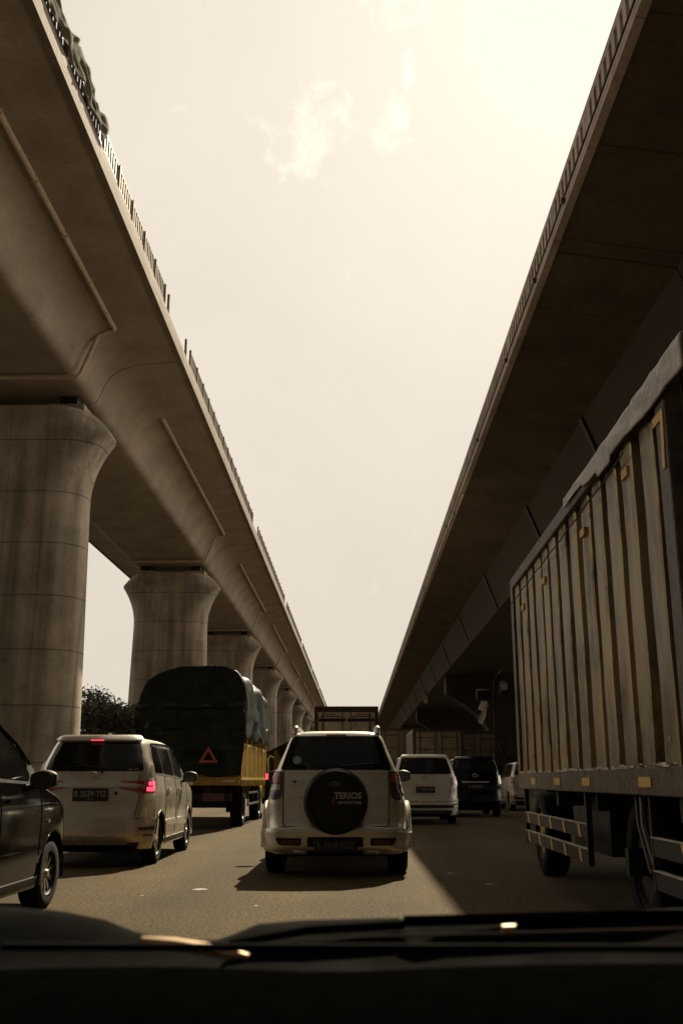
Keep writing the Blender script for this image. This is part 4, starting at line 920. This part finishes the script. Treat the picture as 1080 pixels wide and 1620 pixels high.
    ch = MB(); ch.box(.75, .87, .1, 8.6, .68, .99); ch.box(1.57, 1.69, .1, 8.6, .68, .99); ch.box(.4, 2.0, 3.9, 5.6, .42, .95); ch.box(.15, 2.3, 2.28, 2.38, .4, .6)
    for yy in (.6, 3.0, 4.8): ch.box(.1, 2.34, yy, yy + .1, .85, .998)
    ch.build('chassis', 'chassis', t)
    mg = MB(); mg.tube([(.07, 1.45, 1.0), (.05, 1.38, .8), (.06, 1.20, .55)], .022, 6); mg.tube([(.07, 1.62, 1.0), (.05, 1.52, .8), (.06, 1.32, .5)], .012, 6); mg.build('mudguard_stay', 'container_frame', t, smooth=True)
    MB().box(.15, .65, 1.50, 1.52, .3, .95).build('mud_flap', 'rubber', t)
    for x, sd in ((.40, -1), (2.04, 1)):
        wheel(t, x, 2.28, .49, .30 if sd else .3, sd, spokes=8, rimmat='chassis', steel=True)
        wheel(t, x, 7.0, .48, .28, sd, spokes=8, rimmat='yellow')
    # cab ahead
    cb_ = MB(); cb_.prism([(7.0, .5), (8.65, .5), (8.7, 1.4), (8.45, 2.65), (7.05, 2.72)], .36, 2.3, axis='x'); cb = cb_.build('cab', 'black_paint', t, bevel=.06)
    MB().box(.34, .36, 7.25, 8.25, 1.55, 2.4).build('cab_window', 'glass', cb)
    ar = MB(); ar.tube([(.14, 7.6, 2.45), (-.05, 7.6, 2.50), (-.15, 7.6, 2.38), (-.17, 7.6, 1.65), (-.05, 7.6, 1.38), (.14, 7.6, 1.32)], .014, 8); ar.build('mirror_arm', 'blackplastic', t, smooth=True)
    mr_ = MB().box(-.40, -.20, 7.58, 7.65, 2.12, 2.26); mr_.build('mirror', 'blackplastic', t, bevel=.03)
    q = MB().box(-.09, .03, 7.56, 7.63, 2.20, 2.36).build('mirror', 'blackplastic', t, bevel=.03)
    MB().box(-.07, .01, 7.553, 7.558, 2.24, 2.33).build('mirror_glass', 'chrome', q)
    fl = MB(); fl.add([(-.34, 7.56, 2.10), (-.26, 7.55, 2.10), (-.245, 7.57, 2.03), (-.27, 7.56, 2.02), (-.29, 7.55, 1.90), (-.34, 7.56, 1.80), (-.385, 7.57, 1.83), (-.38, 7.55, 1.90), (-.33, 7.56, 1.97), (-.385, 7.57, 2.0)], [tuple(range(10))]); o = fl.build('rag', 'paper', t); o.modifiers.new('s', 'SOLIDIFY').thickness = .01
    return t
container_truck()

# ------------------------------------------------------------------ far box lorries
def box_truck(name, label, x0, y, w, z0, z1, L, mat, style=0, rz=0):
    t = thing(name, label, 'truck', (x0 + w / 2, y, 0), rz)
    h = w / 2
    b = MB().box(-h, h, .03, L, z0, z1); b.build('cargo_box', mat, t, bevel=.02)
    f = MB(); f.box(-h, -h + .14, -.02, .03, z0, z1); f.box(h - .14, h, -.02, .03, z0, z1); f.box(-h + .14, h - .14, -.02, .03, z1 - (.22 if style == 0 else .12), z1); f.box(-h + .14, h - .14, -.02, .03, z0, z0 + .12); f.build('door_frame', 'container_frame', t)
    for sx in (-1, 1):
        xa, xb = (.02, h - .14) if sx > 0 else (-h + .14, -.02)
        d = MB().box(xa, xb, -.01, .03, z0 + .12, z1 - .22).build('cargo_door', mat, t, bevel=.005)
        br = MB(); br.box(sx * .16 - .02, sx * .16 + .02, -.06, -.03, z0 + .05, z1 - .05)
        br.box(sx * (h - .34) - .02, sx * (h - .34) + .02, -.06, -.03, z0 + .05, z1 - .05)
        for k in range(4): zz = z0 + .3 + (z1 - z0 - .7) * k / 3; br.box(sx * .62 - .4, sx * .62 + .4, -.05, -.02, zz, zz + .035)
        br.build('locking_bar', 'container_frame', d)
        if style == 0:
            MB().box(xa + .02, xb - .02, -.025, -.01, z1 - .58, z1 - .46).build('dark_band', 'chassis', d)
            r = MB(); r.box(min(sx * .42, sx * .95), max(sx * .42, sx * .95), -.035, -.02, z1 - .32, z1 - .285); r.box(sx * .93 - .02, sx * .93 + .02, -.035, -.02, z1 - 1.6, z1 - .285); r.build('red_stripe', 'redtape', d)
    rb = MB()
    n = int(L / .4)
    for i in range(n): yy = .2 + i * .4; rb.box(-h - .012, -h + .01, yy, yy + .16, z0 + .1, z1 - .12)
    rb.build('side_rib', mat, t)
    ch = MB(); ch.box(-.45, .45, .1, L + 1, z0 - .35, z0 - .01); ch.box(-h + .1, h - .1, .0, .08, .45, .62); ch.build('chassis', 'chassis', t)
    for sx in (-1, 1):
        wheel(t, sx * (h - .22), 1.6, .48, .3, sx, 6, 'chassis'); wheel(t, sx * (h - .22), L + .8, .48, .3, sx, 6, 'chassis')
        MB().box(sx * .95 - .12, sx * .95 + .12, -.03, .0, .70, .80).build('tail_lamp', 'redlamp', t)
    c = MB(); c.prism([(L + .15, .5), (L + 1.9, .5), (L + 1.95, 1.4), (L + 1.7, min(z1 - .5, 2.7)), (L + .15, min(z1 - .5, 2.75))], -h + .08, h - .08, axis='x'); c.build('cab', 'boxbrown', t, bevel=.05)
    return t
box_truck('box_truck', 'white box lorry with dark header and red marks, above the roof of the off-road car', -1.58, 39.4, 2.48, 1.1, 3.87, 7.5, 'boxwhite', 0)
box_truck('box_truck', 'pale box lorry showing its left side above the roof of the silver car', 2.75, 49, 2.44, 1.1, 3.46, 6.0, 'boxbrown', 1)
box_truck('box_truck', 'brown box lorry between the white box lorry and the lorry with its left side showing', 1.35, 58, 2.5, 1.2, 3.95, 8, 'boxbrown', 1)
box_truck('box_truck', 'dark box lorry at the right end of the far row, beside the bright gap', 5.25, 53, 2.1, 1.1, 3.55, 7, 'boxbrown', 1)
# dark van ahead of the tarpaulin lorry
t = thing('dark_van', 'black high roofed van showing between the yellow truck and the off-road car', 'van', (-2.12, 33, 0))
m = MB(); m.prism([(-.88, .35), (.88, .35), (.90, 1.3), (.66, 2.25), (.35, 2.50), (-.80, 1.95), (-.9, 1.3)], 0, 4.4); m.build('body', 'black_paint', t, bevel=.08)
MB().box(-.6, .6, -.015, 0, 1.3, 1.8).build('rear_window', 'glass', t, bevel=.01)
for sx in (-1, 1):
    MB().box(sx * .76 - .09, sx * .76 + .09, -.03, 0, 1.12, 1.30).build('tail_lamp', 'redlit' if sx < 0 else 'redlamp', t, bevel=.01)
    for y in (.8, 3.4): wheel(t, sx * .74, y, .33, .2, sx)
MB().tube([(-.66, .0, 1.32), (-.68, -.03, 1.75), (-.60, -.04, 1.85), (-.50, -.04, 1.80)], .03, 8).build('handrail', 'wtext', t, smooth=True)

# ------------------------------------------------------------------ trees left
def tree(label, x, y, h, spread, seed, n=9000, grp=None, flat=.42):
    r = random.Random(seed); t = thing('tree', label, 'tree', (x, y, 0), 0, grp); b = MB(); tips = []
    def limb(p, d, l, rad, dep):
        pts = [p]; rr = [rad]; q = Vector(p); dd = Vector(d).normalized()
        for i in range(5):
            dd = (dd + Vector((r.gauss(0, .14), r.gauss(0, .14), r.gauss(.0, .08)))).normalized(); q = q + dd * l / 5; pts.append(q.copy()); rr.append(rad * (1 - .13 * (i + 1)))
        b.tube(pts, rr, 7 if dep < 2 else 5)
        if dep >= 3: tips.append(q.copy()); tips.append(pts[3]); return
        for k in range(4 if dep < 2 else 3):
            a = r.random() * 2 * pi; nd = (dd * .55 + Vector((cos(a), sin(a), r.uniform(.0, .35))) * .9); limb(pts[r.choice((3, 4, 5))], nd, l * r.uniform(.6, .85), rad * .5, dep + 1)
    limb((0, 0, 0), (0, 0, 1), h * .42, h * .035, 0)
    b.build('trunk', 'bark', t, smooth=True)
    mx = max(max(abs(p.x), abs(p.y)) for p in tips); mz = max(p.z for p in tips); l = MB(); 
    for p in tips: tips_ = p
    per_ = max(10, n // len(tips))
    for p in tips:
        for k in range(per_):
            o = Vector((r.gauss(0, .55), r.gauss(0, .55), r.gauss(0, .55 * flat))) * (h / 8.5); c = p + o; s = r.uniform(.06, .15) * h / 8
            a = Vector((r.gauss(0, 1), r.gauss(0, 1), r.gauss(0, .6))).normalized(); bb_ = a.orthogonal().normalized()
            l.add([c - a * s, c + bb_ * s * .5, c + a * s, c - bb_ * s * .5], [(0, 1, 2, 3)])
    o = l.build('crown', 'leaf', t, recalc=False)
    k = spread / mx
    return t
tree('spreading dark tree behind the silver people carrier, between the first two left piers', -14.3, 55, 8.3, 5, 4, 14000, flat=.3)
tree('lower dark tree filling the gap behind the nearest left pier', -17.2, 62, 7.0, 5, 9, 12000, flat=.4)
for i, (x, y, h) in enumerate([(-24, 75, 6.5), (-21.5, 95, 6), (-29, 60, 7), (-27, 110, 7), (22, 120, 8), (30, 150, 9), (40, 130, 9), (14, 190, 9)]):
    tree(['dark roadside tree far beyond the piers', 'dark tree far behind the right viaduct'][x > 0], x, y, h, 4, 20 + i, 2500, 'far trees beyond the left viaduct' if x < 0 else 'far trees behind the right viaduct')

# ------------------------------------------------------------------ the car the photograph is taken from
own = thing('own_car', 'dark dashboard and bonnet of the car the photograph is taken from, along the bottom', 'car', (0, 0, 0))
prof = [(-1.2, .955), (-.8, .968), (-.45, .972), (-.36, .966), (-.32, .963), (-.27, .954), (-.245, .944), (-.215, .937), (-.185, .934), (-.15, .934), (-.13, .940), (-.108, .950), (-.06, .954), (.05, .957), (.06, .951), (.09, .957), (.22, .962), (.35, .967), (.6, .968), (1.0, .96)]
xs_ = [p[0] for p in prof]; zs_ = [p[1] for p in prof]
rows = []
for j in range(26):
    v = j / 25; y = 1.02 + .55 * v; row = []
    for i in range(121):
        x = -.9 + 1.8 * i / 120; z = float(np.interp(x, xs_, zs_)); bump = exp_ = math.exp(-((y - 1.15) / .07) ** 2)
        base = .935 - .16 * v ** 1.5 - .02; row.append((x, y, base + (z - base) * bump if z > base else z))
    rows.append(row)
m = MB(); m.grid(rows); m.build('cowl', 'cowl', own, smooth=True, recalc=False)
m = MB(); m.grid([[(x, y, .80 - .05 * ((y - 1.55) / .9) ** 2 - .06 * x * x) for x in [-.85 + .085 * i for i in range(21)]] for y in [1.5 + .06 * j for j in range(17)]]); m.build('bonnet', 'bonnet', own, smooth=True, recalc=False)
DP = fillet([(.55, .30), (.60, .86), (.70, .950), (.84, .962), (.97, .940), (1.01, .30)], .06, n=4)
d = MB(); rows = []
for i in range(41):
    x = -.9 + 1.8 * i / 40; dz = -.014 * (x / .5) ** 2 + .006 * math.exp(-((x - .33) / .16) ** 2) - .006 * math.exp(-((x + .02) / .1) ** 2)
    rows.append([(x, y, z + (dz if z > .8 else 0)) for y, z in DP] + [(x, DP[0][0], DP[0][1])])
d.grid(rows); d.build('dashboard', 'dash', own, smooth=True)
tl = MB(); tl.tube([(-.06 + i * .02, 1.0, .957 + .0105 * (i / 20) - .002 * (i < 3)) for i in range(22)], .0016, 6); tl.build('painted_highlight_line', mk('dim_highlight_paint', (.10, .07, .04), .5, 0, .4, 20), own, smooth=True)  # thin highlight along the dash, put in as a coloured tube
vt = MB(); vt.box(-.30, .55, .905, .912, .9605, .966); vt.build('defroster_vent', 'cowl', own)
w = MB(); w.tube([(-.13, 1.10, .938), (-.05, 1.11, .950), (.05, 1.12, .954)], [.004, .005, .005], 8); w.tube([(.05, 1.12, .957), (.30, 1.13, .962), (.5, 1.14, .962)], .006, 6); w.build('wiper', 'cowl', own, smooth=True)
s1 = MB(); s1.tube([(-.20, 1.0, .956), (-.17, 1.0, .952), (-.12, 1.0, .945), (-.10, 1.0, .942)], [.003, .006, .006, .002], 8); s1.build('painted_glint', 'glint', own, smooth=True); s1 = MB(); s1.tube([(.135, .99, .9675), (.147, .99, .968)], .0035, 8); s1.build('painted_glint', 'glint', own, smooth=True)  # tan highlight streak and bright spot, painted in as small tubes
